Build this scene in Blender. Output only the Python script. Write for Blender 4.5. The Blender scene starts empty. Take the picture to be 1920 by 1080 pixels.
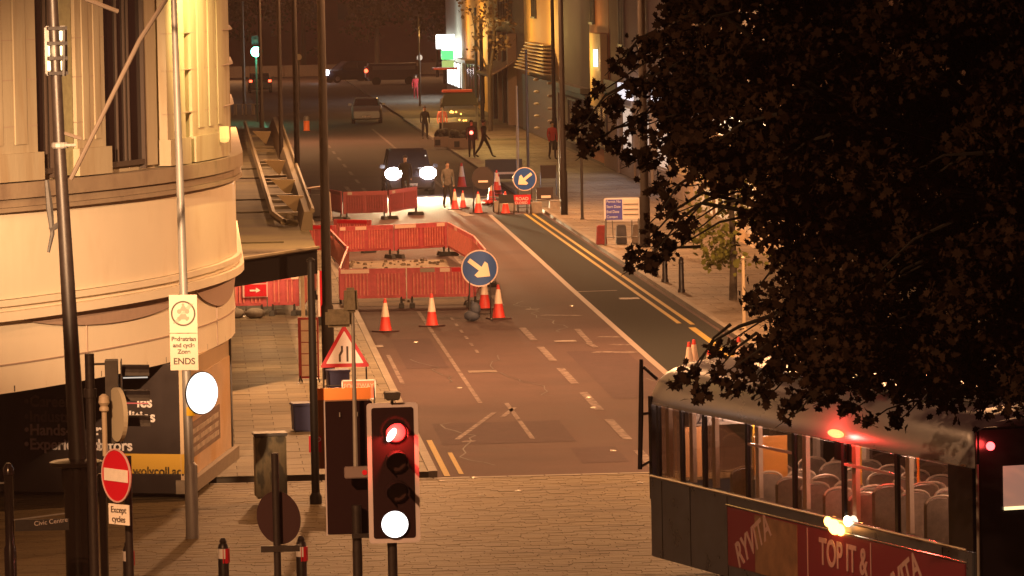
import bpy, bmesh, math, random
from mathutils import Vector, Matrix
import numpy as np
random.seed(7)
R = math.radians
SC = bpy.context.scene
COL = SC.collection
# ------------------------------------------------------------------ camera (street level CCTV column, long lens)
FPX, RHO, TH, CAMH, YAW = 9500.0, .019, math.atan(.0612), 8.3, math.atan(.061)
cam = bpy.data.cameras.new('camera'); camo = bpy.data.objects.new('camera', cam); COL.objects.link(camo)
cam.sensor_width = 36; cam.lens = FPX * 36 / 1920; cam.clip_start = 1; cam.clip_end = 6000
camo.matrix_world = (Matrix.Translation((0, 0, CAMH)) @ Matrix.Rotation(-YAW, 4, 'Z')
                     @ Matrix.Rotation(math.pi / 2 - TH, 4, 'X') @ Matrix.Rotation(-RHO, 4, 'Z'))
SC.camera = camo
# ------------------------------------------------------------------ night sky, exposure
w = bpy.data.worlds.new('World'); SC.world = w; w.use_nodes = True
nt = w.node_tree
bg = nt.nodes['Background']
sky = nt.nodes.new('ShaderNodeTexSky'); sky.sky_type = 'NISHITA'; sky.sun_disc = False
sky.sun_elevation = R(-6); sky.sun_rotation = R(200)
mx = nt.nodes.new('ShaderNodeMix'); mx.data_type = 'RGBA'; mx.inputs[0].default_value = .9
nt.links.new(sky.outputs[0], mx.inputs[6]); mx.inputs[7].default_value = (.30, .095, .06, 1)   # town glow on low cloud
nt.links.new(mx.outputs[2], bg.inputs[0]); bg.inputs[1].default_value = .34
SC.view_settings.view_transform = 'Standard'; SC.view_settings.look = 'None'
SC.view_settings.exposure = 0; SC.view_settings.gamma = 1; SC.view_settings.use_curve_mapping = False
try:
    SC.cycles.use_denoising = True; SC.cycles.max_bounces = 6; SC.cycles.sample_clamp_indirect = 4
    SC.cycles.caustics_reflective = False; SC.cycles.caustics_refractive = False
except Exception: pass
SODIUM = (1.0, .47, .19)
LAMP_W = 2600

def ray(px, py):
    u = (px - 960) / FPX; v = (540 - py) / FPX
    c, s = math.cos(RHO), math.sin(RHO); u0 = u * c + v * s; v0 = -u * s + v * c
    x = u0; y = math.cos(TH) + v0 * math.sin(TH); z = -math.sin(TH) + v0 * math.cos(TH)
    c, s = math.cos(YAW), math.sin(YAW)
    return (x * c + y * s, -x * s + y * c, z)
def G(px, py, z=0.0):                       # survey: photo point -> place on a level plane
    d = ray(px, py); t = (z - CAMH) / d[2]; return (d[0] * t, d[1] * t)
def AT(px, py, Y):
    d = ray(px, py); t = Y / d[1]; return (d[0] * t, Y, CAMH + d[2] * t)

# ------------------------------------------------------------------ materials
MATS = {}
def mat(name, col, rough=.6, metal=0., noise=0., nscale=8., bump=0., bscale=40., var=0., emit=None, es=0., stretch=None, spec=.5, dark=None, dscale=1.5, dlow=.45, dhigh=.7):
    if name in MATS: return MATS[name]
    m = bpy.data.materials.new(name); m.use_nodes = True; t = m.node_tree; b = t.nodes['Principled BSDF']
    b.inputs['Base Color'].default_value = (*col, 1); b.inputs['Roughness'].default_value = rough
    b.inputs['Metallic'].default_value = metal; b.inputs['Specular IOR Level'].default_value = spec
    N = t.nodes.new; L = t.links.new
    if noise or bump or var or dark:
        tc = N('ShaderNodeTexCoord'); mp = N('ShaderNodeMapping'); L(tc.outputs['Object'], mp.inputs[0])
        if stretch: mp.inputs['Scale'].default_value = stretch
        cur = None
        if noise:
            n = N('ShaderNodeTexNoise'); n.inputs['Scale'].default_value = nscale; n.inputs['Detail'].default_value = 8; n.inputs['Roughness'].default_value = .62
            L(mp.outputs[0], n.inputs['Vector'])
            r = N('ShaderNodeMapRange'); r.inputs[1].default_value = .25; r.inputs[2].default_value = .75
            r.inputs[3].default_value = 1 - noise; r.inputs[4].default_value = 1 + noise; L(n.outputs[0], r.inputs[0])
            cur = r.outputs[0]
            r2 = N('ShaderNodeMapRange'); r2.inputs[3].default_value = max(.02, rough - .12); r2.inputs[4].default_value = min(1, rough + .12)
            L(n.outputs[0], r2.inputs[0]); L(r2.outputs[0], b.inputs['Roughness'])
        if var:
            a = N('ShaderNodeAttribute'); a.attribute_name = 'var'
            r = N('ShaderNodeMapRange'); r.inputs[3].default_value = 1 - var; r.inputs[4].default_value = 1 + var; L(a.outputs['Fac'], r.inputs[0])
            if cur is None: cur = r.outputs[0]
            else:
                mm = N('ShaderNodeMath'); mm.operation = 'MULTIPLY'; L(cur, mm.inputs[0]); L(r.outputs[0], mm.inputs[1]); cur = mm.outputs[0]
        base = None
        if cur is not None:
            vm = N('ShaderNodeVectorMath'); vm.operation = 'SCALE'; vm.inputs[0].default_value = col; L(cur, vm.inputs['Scale']); base = vm.outputs[0]
        if dark:
            n2 = N('ShaderNodeTexNoise'); n2.inputs['Scale'].default_value = dscale; n2.inputs['Detail'].default_value = 6; L(mp.outputs[0], n2.inputs['Vector'])
            r3 = N('ShaderNodeMapRange'); r3.inputs[1].default_value = dlow; r3.inputs[2].default_value = dhigh; L(n2.outputs[0], r3.inputs[0])
            mi = N('ShaderNodeMix'); mi.data_type = 'RGBA'; L(r3.outputs[0], mi.inputs[0])
            if base is not None: L(base, mi.inputs[6])
            else: mi.inputs[6].default_value = (*col, 1)
            mi.inputs[7].default_value = (*dark, 1); base = mi.outputs[2]
        if base is not None: L(base, b.inputs['Base Color'])
        if bump:
            n = N('ShaderNodeTexNoise'); n.inputs['Scale'].default_value = bscale; n.inputs['Detail'].default_value = 5; L(mp.outputs[0], n.inputs['Vector'])
            bp = N('ShaderNodeBump'); bp.inputs['Strength'].default_value = bump; bp.inputs['Distance'].default_value = .02; L(n.outputs[0], bp.inputs['Height']); L(bp.outputs[0], b.inputs['Normal'])
    if emit:
        b.inputs['Emission Color'].default_value = (*emit, 1); b.inputs['Emission Strength'].default_value = es
    MATS[name] = m; return m
def glassmat(name, tint=(.9, .9, .9), refl=.12, rough=.03):
    if name in MATS: return MATS[name]
    m = bpy.data.materials.new(name); m.use_nodes = True; t = m.node_tree; t.nodes.clear()
    o = t.nodes.new('ShaderNodeOutputMaterial'); tr = t.nodes.new('ShaderNodeBsdfTransparent'); tr.inputs[0].default_value = (*tint, 1)
    g = t.nodes.new('ShaderNodeBsdfGlossy'); g.inputs['Roughness'].default_value = rough
    f = t.nodes.new('ShaderNodeFresnel'); f.inputs[0].default_value = 1.45
    a = t.nodes.new('ShaderNodeMath'); a.operation = 'ADD'; a.inputs[1].default_value = refl - .04
    x = t.nodes.new('ShaderNodeMixShader')
    ge = t.nodes.new('ShaderNodeNewGeometry'); iv = t.nodes.new('ShaderNodeMath'); iv.operation = 'SUBTRACT'; iv.inputs[0].default_value = 1; t.links.new(ge.outputs['Backfacing'], iv.inputs[1]); mu = t.nodes.new('ShaderNodeMath'); mu.operation = 'MULTIPLY'
    t.links.new(f.outputs[0], a.inputs[0]); t.links.new(a.outputs[0], mu.inputs[0]); t.links.new(iv.outputs[0], mu.inputs[1]); t.links.new(mu.outputs[0], x.inputs[0]); t.links.new(tr.outputs[0], x.inputs[1]); t.links.new(g.outputs[0], x.inputs[2]); t.links.new(x.outputs[0], o.inputs[0])
    MATS[name] = m; return m
def glow(name, col, s): return mat(name, (.02, .02, .02), .5, emit=col, es=s)

M_black = mat('black paint', (.018, .014, .014), .38, noise=.3, nscale=20)
M_darkgrey = mat('dark grey steel', (.045, .04, .038), .45, noise=.25, nscale=10)
M_grey = mat('galvanised steel', (.26, .25, .24), .5, .3, noise=.22, nscale=14, stretch=(1, 1, .2))
M_near = mat('bronze column paint', (.022, .015, .013), .45, 0, noise=.25, nscale=9)
M_column = mat('dark column paint', (.012, .008, .006), .6, 0, spec=.2, noise=.25, nscale=9)
M_red = mat('red plastic', (.52, .105, .125), .45, noise=.18, nscale=6, dark=(.3, .04, .04), dscale=2.5, dlow=.5, dhigh=.85)
M_white = mat('white sheeting', (.8, .78, .76), .4, noise=.08, nscale=12)
M_signred = mat('sign red', (.55, .012, .03), .35)
M_signblue = mat('sign blue', (.015, .07, .28), .35)
M_orange = mat('orange sheeting', (.85, .22, .01), .4)
M_yellow = mat('sign yellow', (.8, .5, .02), .4)
M_rubber = mat('black rubber', (.02, .018, .018), .8, noise=.4, nscale=20)
M_asphalt = mat('asphalt', (.073, .047, .045), .8, noise=.2, nscale=1.3, bump=.5, bscale=60, dark=(.05, .033, .034), dscale=.22, dlow=.5, dhigh=.75, spec=.12)
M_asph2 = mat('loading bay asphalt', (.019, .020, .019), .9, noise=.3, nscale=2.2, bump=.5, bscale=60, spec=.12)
M_far = mat('far carriageway', (.052, .036, .035), .8, noise=.25, nscale=.5, bump=.3, bscale=30, spec=.12)
M_setts = mat('sandstone setts', (.124, .092, .05), .55, noise=.22, nscale=1.2, var=.09, bump=.3, dark=(.085, .06, .035), dscale=.5, dlow=.5, dhigh=.75, stretch=(.5, 1.6, 1), spec=.12)
M_slab = mat('pavement slabs', (.135, .112, .078), .6, noise=.2, nscale=1.5, var=.2, bump=.3, dark=(.06, .048, .035), dscale=.35, dlow=.52, dhigh=.8, spec=.12)
M_slab2 = mat('buff pavement slabs', (.155, .12, .088), .55, noise=.15, nscale=1.5, var=.16, bump=.3, dark=(.08, .062, .045), dscale=.3, dlow=.5, dhigh=.8, spec=.12)
M_grout = mat('joint mortar', (.05, .04, .03), .9)
M_kerb = mat('kerb granite', (.17, .145, .12), .6, noise=.25, nscale=5, var=.15, spec=.12)
M_mark = mat('worn white paint', (.18, .145, .13), .7, noise=.3, nscale=20, dark=(.08, .052, .052), dscale=6, dlow=.42, dhigh=.56, spec=.12)
M_mark2 = mat('white line paint', (.22, .18, .16), .6, noise=.25, nscale=20, dark=(.2, .17, .15), dscale=5, dlow=.55, dhigh=.7, spec=.12)
M_ymark = mat('yellow line paint', (.28, .19, .04), .6, noise=.25, nscale=20, dark=(.2, .14, .05), dscale=4, dlow=.55, dhigh=.75, spec=.12)

# ------------------------------------------------------------------ mesh helpers
class MB:
    def __init__(s): s.v = []; s.f = []; s.mi = []; s.va = []
    def add(s, vs, fs, mi=0, var=None):
        o = len(s.v); s.v += [tuple(p) for p in vs]; r = random.random() if var is None else var
        for f in fs: s.f.append(tuple(i + o for i in f)); s.mi.append(mi); s.va.append(r)
        return s
    def box(s, cx, cy, cz, sx, sy, sz, rz=0, mi=0, top=1., M=None):
        hx, hy, hz = sx / 2, sy / 2, sz / 2; c, n = math.cos(rz), math.sin(rz); vs = []
        for z, k in ((-hz, 1), (hz, top)):
            for x, y in ((-hx, -hy), (hx, -hy), (hx, hy), (-hx, hy)):
                x *= k; y *= k; p = Vector((cx + x * c - y * n, cy + x * n + y * c, cz + z)); vs.append(M @ p if M else p)
        return s.add(vs, [(0, 3, 2, 1), (4, 5, 6, 7), (0, 1, 5, 4), (1, 2, 6, 5), (2, 3, 7, 6), (3, 0, 4, 7)], mi)
    def tube(s, pts, rad, n=10, mi=0, cap=True):
        pts = [Vector(p) for p in pts]; k = len(pts); rad = rad if isinstance(rad, (list, tuple)) else [rad] * k
        vs = []; fs = []; up = Vector((0, 0, 1)); prev = None
        for i, p in enumerate(pts):
            d = (pts[min(i + 1, k - 1)] - pts[max(i - 1, 0)]); d = d.normalized() if d.length > 1e-9 else up
            a = prev if prev is not None else (d.orthogonal())
            a = (a - d * a.dot(d)); a = a.normalized() if a.length > 1e-6 else d.orthogonal().normalized(); prev = a; b = d.cross(a)
            for j in range(n):
                t = 2 * math.pi * j / n; vs.append(p + (a * math.cos(t) + b * math.sin(t)) * rad[i])
        for i in range(k - 1):
            for j in range(n): fs.append((i * n + j, i * n + (j + 1) % n, (i + 1) * n + (j + 1) % n, (i + 1) * n + j))
        if cap: fs += [tuple(range(n))[::-1], tuple((k - 1) * n + j for j in range(n))]
        return s.add(vs, fs, mi)
    def lathe(s, prof, n=16, c=(0, 0, 0), mi=0):        # prof: (r, z)
        vs = []; fs = []; k = len(prof)
        for r, z in prof:
            for j in range(n): t = 2 * math.pi * j / n; vs.append((c[0] + r * math.cos(t), c[1] + r * math.sin(t), c[2] + z))
        for i in range(k - 1):
            for j in range(n): fs.append((i * n + j, i * n + (j + 1) % n, (i + 1) * n + (j + 1) % n, (i + 1) * n + j))
        fs += [tuple(range(n))[::-1], tuple((k - 1) * n + j for j in range(n))]
        return s.add(vs, fs, mi)
    def plate(s, poly, y0, y1, mi=0, M=None):            # polygon in x,z extruded along y (y0 front)
        n = len(poly); vs = [Vector((x, y0, z)) for x, z in poly] + [Vector((x, y1, z)) for x, z in poly]
        if M: vs = [M @ p for p in vs]
        fs = [tuple(range(n)), tuple(range(2 * n - 1, n - 1, -1))] + [(i, i + n, (i + 1) % n + n, (i + 1) % n) for i in range(n)]
        return s.add(vs, fs, mi)
    def flat(s, poly, z0, z1, mi=0, var=None):           # polygon in x,y extruded upward
        n = len(poly); vs = [(x, y, z0) for x, y in poly] + [(x, y, z1) for x, y in poly]
        return s.add(vs, [tuple(range(n))[::-1], tuple(range(n, 2 * n))] + [(i, (i + 1) % n, (i + 1) % n + n, i + n) for i in range(n)], mi, var)
    def sheet(s, poly, z, mi=0, var=None): return s.add([(x, y, z) for x, y in poly], [tuple(range(len(poly)))], mi, var)
    def ball(s, c, r, n=10, mi=0, sc=(1, 1, 1)):
        prof = [(max(1e-4, math.sin(math.pi * i / n)), -math.cos(math.pi * i / n)) for i in range(n + 1)]
        vs = []; fs = []; m = n + 4
        for q, z in prof:
            for j in range(m): t = 2 * math.pi * j / m; vs.append((c[0] + r * q * math.cos(t) * sc[0], c[1] + r * q * math.sin(t) * sc[1], c[2] + r * z * sc[2]))
        for i in range(n):
            for j in range(m): fs.append((i * m + j, i * m + (j + 1) % m, (i + 1) * m + (j + 1) % m, (i + 1) * m + j))
        return s.add(vs, fs, mi)
    def mesh(s, name, mats):
        me = bpy.data.meshes.new(name); me.from_pydata(s.v, [], s.f)
        for m in (mats if isinstance(mats, (list, tuple)) else [mats]): me.materials.append(m)
        me.polygons.foreach_set('material_index', s.mi)
        a = me.attributes.new('var', 'FLOAT', 'FACE'); a.data.foreach_set('value', s.va); return me
    def build(s, name, mats, parent=None, smooth=False, bevel=0, loc=None, fixn=True):
        me = s.mesh(name, mats)
        if fixn or bevel:
            bm = bmesh.new(); bm.from_mesh(me)
            if fixn and len(s.f) < 60000: bmesh.ops.recalc_face_normals(bm, faces=bm.faces)
            if bevel:
                es = [e for e in bm.edges if e.is_manifold and e.calc_face_angle(0) > .6]
                bmesh.ops.bevel(bm, geom=es, offset=bevel, segments=2, affect='EDGES', clamp_overlap=True)
            bm.to_mesh(me); bm.free()
        if smooth:
            me.shade_smooth() if smooth is True else me.shade_smooth()
            try: me.set_sharp_from_angle(angle=R(38))
            except Exception: pass
        o = bpy.data.objects.new(name, me); COL.objects.link(o)
        if parent: o.parent = parent
        if loc: o.location = loc
        return o
def tag(o, label=None, cat=None, group=None, kind=None):
    if label: o['label'] = label
    if cat: o['category'] = cat
    if group: o['group'] = group
    if kind: o['kind'] = kind
    return o
def thing(name, label, cat, loc=(0, 0, 0), rz=0, group=None):
    o = bpy.data.objects.new(name, None); o.empty_display_size = .2; COL.objects.link(o); o.location = loc; o.rotation_euler.z = rz
    return tag(o, label, cat, group)
def dup(root, loc, rz=None, label=None):
    def cp(o, par):
        c = o.copy(); COL.objects.link(c)
        if par: c.parent = par
        for ch in o.children: cp(ch, c)
        return c
    r = cp(root, None); r.location = loc
    if rz is not None: r.rotation_euler.z = rz
    if label: r['label'] = label
    return r
def text(s, size, m, parent, loc, rot=(R(90), 0, 0), align='LEFT', ext=.004, sx=1., bold=0.):
    cu = bpy.data.curves.new('t', 'FONT'); cu.body = s; cu.size = size; cu.extrude = ext; cu.align_x = align; cu.offset = bold
    o = bpy.data.objects.new('t', cu); COL.objects.link(o); dg = bpy.context.evaluated_depsgraph_get(); dg.update()
    me = bpy.data.meshes.new_from_object(o.evaluated_get(dg)); me.materials.clear(); me.materials.append(m)
    bpy.data.objects.remove(o); n = bpy.data.objects.new('lettering', me); me.name = 'lettering'; COL.objects.link(n)
    n.parent = parent; n.location = loc; n.rotation_euler = rot; n.scale = (sx, 1, 1); return n
def lamp(parent, loc, power, col, kind='POINT', size=.1, rot=None, spot=None, blend=.5):
    l = bpy.data.lights.new('lamp_light', kind); l.energy = power; l.color = col
    if kind == 'AREA': l.shape = 'DISK'; l.size = size
    else: l.shadow_soft_size = size
    if spot: l.spot_size = spot; l.spot_blend = blend
    o = bpy.data.objects.new('lamp_light', l); COL.objects.link(o); o.location = loc
    if parent: o.parent = parent
    if rot: o.rotation_euler = rot
    return o
def legs(parent, m, r_, L):
    for a_, c_ in L:
        b = MB(); b.tube([a_, c_], r_, 6); b.build('leg', m, parent)
def circ(r, n=32, cx=0, cz=0): return [(cx + r * math.cos(2 * math.pi * i / n), cz + r * math.sin(2 * math.pi * i / n)) for i in range(n)]
def struct(o): o['kind'] = 'structure'; return o

# ================================================================== GROUND
KX, KR = 3.83, 12.05
b = MB(); b.sheet([(-140, -20), (140, -20), (140, 560), (-140, 560)], -.03); struct(b.build('ground', M_far))
b = MB(); b.sheet([(KX, 83.9), (KR, 83.9), (KR, 106), (16, 104), (30, 104), (30, 83.9)], 0); b.sheet([(KX, 83.9), (KX, 230), (KR, 230), (KR, 83.9)], -.002)
road = struct(b.build('road', M_asphalt, fixn=False))
b = MB(); b.sheet([(KX, 229.5), (KX, 430), (KR, 430), (KR, 229.5)], -.006); b.sheet([(-60, 385), (120, 385), (120, 440), (-60, 440)], -.012)
struct(b.build('far_road', M_far, fixn=False))
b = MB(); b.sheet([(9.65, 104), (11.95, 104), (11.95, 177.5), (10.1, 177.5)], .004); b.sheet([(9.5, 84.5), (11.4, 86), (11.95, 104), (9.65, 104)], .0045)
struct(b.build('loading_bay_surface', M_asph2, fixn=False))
# setts across the junction mouth: one by one, joined
b = MB(); b.sheet([(-14, 40), (24, 40), (24, 83.9), (-14, 83.9)], -.0065); struct(b.build('junction_bed', mat('sandy jointing', (.1, .074, .042), .9), fixn=False))
b = MB(); y = 58.
while y < 83.8:
    x = -5 + random.random() * .3; rowh = random.choice((.16, .18, .2))
    while x < 9.4:
        wdt = random.choice((.28, .34, .42)); h = random.uniform(-.003, .003); tl = random.uniform(-.002, .002)
        vs = [(x, y, h), (x + wdt - .012, y, h + tl), (x + wdt - .012, y + .168, h + tl), (x, y + .168, h),
              (x - .004, y - .004, -.02), (x + wdt - .008, y - .004, -.02), (x + wdt - .008, y + .172, -.02), (x - .004, y + .172, -.02)]
        b.add(vs, [(0, 1, 2, 3), (4, 5, 1, 0), (5, 6, 2, 1), (7, 4, 0, 3), (6, 7, 3, 2)]); x += wdt
    y += .18
tag(b.build('setts', M_setts, fixn=False), 'golden brown stone setts laid across the mouth of the junction', 'paving', kind='stuff')
def slabs(x0, x1, y0, y1, sx, sy, z, inside=None):
    b = MB(); y = y0; row = 0
    while y < y1:
        x = x0 - (row % 2) * sx * .5
        while x < x1:
            xa, xb = max(x, x0), min(x + sx - .012, x1)
            if xb - xa > .05 and (inside is None or inside((xa + xb) / 2, y)):
                h = z + random.uniform(-.003, .003); t = random.uniform(-.003, .003)
                b.add([(xa, y, h), (xb, y, h + t), (xb, y + sy - .012, h + t), (xa, y + sy - .012, h), (xa, y, h - .03), (xb, y, h - .03), (xb, y + sy - .012, h - .03), (xa, y + sy - .012, h - .03)],
                      [(0, 1, 2, 3), (4, 5, 1, 0), (5, 6, 2, 1), (7, 4, 0, 3)])
            x += sx
        y += sy; row += 1
    return b
PZ = .1
b = MB(); b.flat([(-14, 84.2), (KX - .15, 84.2), (KX - .15, 430), (-14, 430)], -.02, PZ - .012); struct(b.build('pavement_left', M_grout))
tag(slabs(-4, KX - .16, 84.2, 190, .75, .6, PZ).build('paving_slabs', M_slab, fixn=False), 'brown paving slabs on the left hand pavement by the corner shop', 'paving', kind='stuff')
b = MB(); b.flat([(KR + .15, 108.5), (13.4, 107), (18, 106.4), (30, 106), (30, 430), (KR + .15, 430)], -.02, PZ - .012); struct(b.build('pavement_right', M_grout))
tag(slabs(KR + .16, 17.4, 107.5, 300, .75, .6, PZ).build('paving_slabs', M_slab2, fixn=False), 'buff paving slabs on the right hand pavement behind the bollards', 'paving', kind='stuff')
b = MB(); y = 84.2
while y < 300:
    b.box(KX - .075, y + .45, .045, .15, .9, .125)
    if y > 108: b.box(KR + .075, y + .45, .045, .15, .9, .125)
    y += .912
for i in range(16):
    a0 = i / 16; xx = KR + .15 + a0 * 14; b.box(xx + .4, 108.2 - min(1, a0 * 5) * 1.5 - a0 * .5, .045, .87, .15, .125, rz=-.15 * (1 - min(1, a0 * 3)))
struct(b.build('kerb', M_kerb))
b = MB()    # granite edging line between setts and asphalt
for i in range(42):
    x = -4 + i * .62; b.box(x, 84.0 + (x - 4) * .012, -.003, .6, .2, .02)
struct(b.build('granite_edging', M_kerb))
# ---- painted markings
def stripe(b, x0, y0, x1, y1, wd, z=.006):
    d = Vector((x1 - x0, y1 - y0)).normalized(); n = Vector((-d.y, d.x)) * wd / 2
    b.sheet([(x0 + n.x, y0 + n.y), (x0 - n.x, y0 - n.y), (x1 - n.x, y1 - n.y), (x1 + n.x, y1 + n.y)], z)
b = MB()
for k in range(7): stripe(b, 7.53, 119.8 - k * 6.35, 7.53, 115.6 - k * 6.35, .17)
for k in range(4): stripe(b, 7.55, 151.4 - k * 6.35, 7.55, 147.2 - k * 6.35, .14)
for k in range(9): stripe(b, 5.36 + (.5 if k > 6 else 0), 126.6 - k * 4, 5.36 + (.5 if k > 6 else 0), 122.8 - k * 4, .09)
for k in range(6): stripe(b, 6.05, 124 - k * 2.2, 6.05, 123 - k * 2.2, .07)
stripe(b, 5.5, 96.5, 4.5, 91, .1); stripe(b, 5.95, 97.5, 5.6, 95.5, .1); stripe(b, 4.05, 112, 4.05, 104, .09)
for (a, c) in (((1082, 617), (1095, 632)), ((1096, 632), (1106, 643)), ((1104, 644), (1118, 652))):
    p, q = G(*a), G(*c); stripe(b, *p, *q, .14)
for (a, c, wd) in (((1018, 591), (1090, 592), .35), ((1120, 632), (1172, 632), .3), ((1145, 646), (1185, 647), .3), ((1115, 660), (1195, 661), .45), ((985, 580), (1010, 580), .3), ((700, 788), (760, 786), .18), ((868, 828), (890, 828), .25)):
    p, q = G(*a), G(*c); stripe(b, *p, *q, wd)
for k in range(10): stripe(b, 6.47, 275 - k * 9, 6.47, 271 - k * 9, .13, .002)
for k in range(6): stripe(b, 4.6 + .0 * k, 290 - k * 6, 4.6, 287 - k * 6, .12, .002)
stripe(b, 9.64, 284, 9.62, 200, .14, .002)
p, q = G(648, 350), G(672, 378); stripe(b, *p, *q, .16)
struct(b.build('white_markings', M_mark, fixn=False))
b = MB(); pts = [(10.1, 177.5), (9.98, 160), (9.78, 135), (9.62, 110), (9.55, 96)]
for i in range(4): stripe(b, *pts[i], *pts[i + 1], .15, .009)
stripe(b, 9.75, 133, 10.9, 133.2, .12, .009); stripe(b, 8.9, 184, 9.35, 177, .35, .009)
struct(b.build('lane_edge_line', M_mark2, fixn=False))
b = MB(); stripe(b, 11.35, 178, 11.3, 120, .11, .009); stripe(b, 11.62, 178, 11.57, 119.5, .11, .009); stripe(b, 11.45, 118.5, 11.35, 100, .17, .009)
stripe(b, 4.0, 91, 4.0, 84.3, .1); stripe(b, 4.25, 88.5, 4.25, 84.6, .08)
struct(b.build('yellow_lines', M_ymark, fixn=False))
M_stud = mat('pale stud metal', (.8, .75, .65), .25, .6)
for (px, py) in ((830, 933), (902, 930), (970, 922), (890, 897), (780, 642), (1104, 746), (1112, 765), (1201, 906), (1072, 574), (862, 728), (1150, 846), (828, 903)):
    x, y = G(px, py); s = MB(); s.lathe([(.06, 0), (.055, .012), (.03, .02)], 10)
    o = s.build('road_stud', M_stud, loc=(x, y, .003)); tag(o, 'small pale metal stud or litter fleck shining on the road surface', 'road stud', 'pale flecks shining on the road surface')
for (px, py, wd, ln, l) in ((905, 697, .6, .6, 'rusty square utility cover in the left lane'), (1060, 640, .5, .5, 'small square utility cover near the centre line'), (700, 650, .45, .7, 'drain cover beside the left kerb below the leftmost cone'), (1180, 560, .5, .6, 'dark utility cover in the dark loading bay')):
    x, y = G(px, py); t = thing('utility_cover', l, 'manhole cover', (x, y, .002)); b = MB(); b.box(0, 0, .003, wd, ln, .006); b.build('cover_frame', mat('rusty iron', (.09, .06, .045), .6, noise=.3, nscale=8), t)
    for k in range(3): b = MB(); b.box(0, -ln * .3 + k * ln * .3, .008, wd * .8, ln * .16, .004); b.build('cover_plate', mat('worn iron', (.13, .09, .07), .5), t)
b = MB()
for (x0, x1, y0, y1) in ((4.2, 6.6, 90, 94.5), (8.0, 9.3, 99, 112), (4.3, 5.2, 108, 117), (6.4, 7.2, 86, 89)): b.sheet([(x0, y0), (x1, y0 + .1), (x1, y1), (x0, y1 - .1)], .002)
struct(b.build('asphalt_patches', mat('patched asphalt', (.062, .041, .043), .85, spec=.12, noise=.25, nscale=3, bump=.5, bscale=60), fixn=False))
b = MB()
for (x, y, n) in ((4.9, 86, 14), (8.6, 90, 22), (6.9, 100, 18), (5.0, 104, 12), (8.3, 118, 20)):
    for k in range(n):
        x2, y2 = x + random.uniform(-.25, .25), y + random.uniform(.3, .9); stripe(b, x, y, x2, y2, .022, .0035); x, y = x2, y2
struct(b.build('road_cracks', mat('bitumen crack seal', (.02, .014, .014), .6), fixn=False))
# patched asphalt and dug surface
b = MB(); b.sheet([(3.95, 129), (6.7, 129), (7.2, 150), (4.1, 150)], .005)
struct(b.build('excavation_surface', mat('dug earth', (.14, .105, .07), .9, noise=.4, nscale=1.5, dark=(.04, .03, .025), dscale=.4, dlow=.5, dhigh=.65, bump=.6)))
b = MB()
for _ in range(70):
    x = random.uniform(4.1, 7.2); y = random.choice((random.uniform(147, 149.6), random.uniform(130, 149))); s_ = random.uniform(.04, .13)
    b.box(x, y, s_ * .3, s_, s_, s_ * .8, rz=random.random() * 3, top=.6)
tag(b.build('rubble', mat('rubble', (.12, .095, .07), .9, var=.4)), 'broken stone rubble lying inside the red barrier enclosure', 'rubble', kind='stuff')

# ================================================================== CORNER SHOP (curved front)
PLAN = [(-9, 69.5), (-5.6, 73.2), (-4.2, 74.9), (-3.05, 76.5), (-2.15, 78.2), (-1.35, 80.0), (-.68, 81.9), (-.2, 83.8), (.1, 85.3), (.32, 86.9), (.42, 88.3), (.44, 90), (.44, 104)]
def catmull(P, n=10):
    out = []
    for i in range(len(P) - 1):
        p0, p1, p2, p3 = P[max(i - 1, 0)], P[i], P[i + 1], P[min(i + 2, len(P) - 1)]
        for k in range(n):
            t = k / n; out.append(tuple(.5 * ((2 * p1[j]) + (-p0[j] + p2[j]) * t + (2 * p0[j] - 5 * p1[j] + 4 * p2[j] - p3[j]) * t * t + (-p0[j] + 3 * p1[j] - 3 * p2[j] + p3[j]) * t ** 3) for j in range(2)))
    out.append(P[-1]); return out
CV = catmull(PLAN); CS = [0.]
for i in range(1, len(CV)): CS.append(CS[-1] + math.dist(CV[i], CV[i - 1]))
def cpt(s, off=0.):
    s = max(0, min(s, CS[-1] - 1e-6)); i = max(j for j in range(len(CS)) if CS[j] <= s); i = min(i, len(CV) - 2)
    t = (s - CS[i]) / (CS[i + 1] - CS[i]); x = CV[i][0] + (CV[i + 1][0] - CV[i][0]) * t; y = CV[i][1] + (CV[i + 1][1] - CV[i][1]) * t
    a = CV[max(i - 1, 0)]; c = CV[min(i + 2, len(CV) - 1)]; d = Vector((c[0] - a[0], c[1] - a[1])).normalized(); return (x + d.y * off, y - d.x * off)
def sx(px, py=300):                       # arc length where a photo column meets the curved front
    d = ray(px, py); best = 0; bd = 9e9
    for k in range(0, 700):
        s = CS[-1] * k / 700; p = cpt(s); t = p[1] / d[1]; e = abs(d[0] * t - p[0])
        if p[0] > .43: continue
        if e < bd: bd = e; best = s
    return best
def band(b, s0, s1, z0, z1, off, depth=.3, step=.25, mi=0):
    n = max(1, int((s1 - s0) / step)); P = [s0 + (s1 - s0) * i / n for i in range(n + 1)]; vs = []; fs = []
    for s in P:
        o = cpt(s, off); i = cpt(s, off - depth); vs += [(*o, z0), (*o, z1), (*i, z1), (*i, z0)]
    for k in range(n):
        a = 4 * k; e = a + 4
        for j in range(4): fs.append((a + j, e + j, e + (j + 1) % 4, a + (j + 1) % 4))
    fs += [(0, 1, 2, 3), (4 * n + 3, 4 * n + 2, 4 * n + 1, 4 * n)]
    b.add(vs, fs, mi)
SEND = CS[-1]
shop = thing('corner_building', 'pale stone corner building with a curved upper front, cream fascia and black hoarding below', 'building')
M_stone = mat('weathered stone', (.40, .345, .24), .7, noise=.14, nscale=1.2, bump=.25, bscale=15, dark=(.3, .22, .13), dscale=2.6, dlow=.5, dhigh=.75, stretch=(1, 1, .16))
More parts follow.
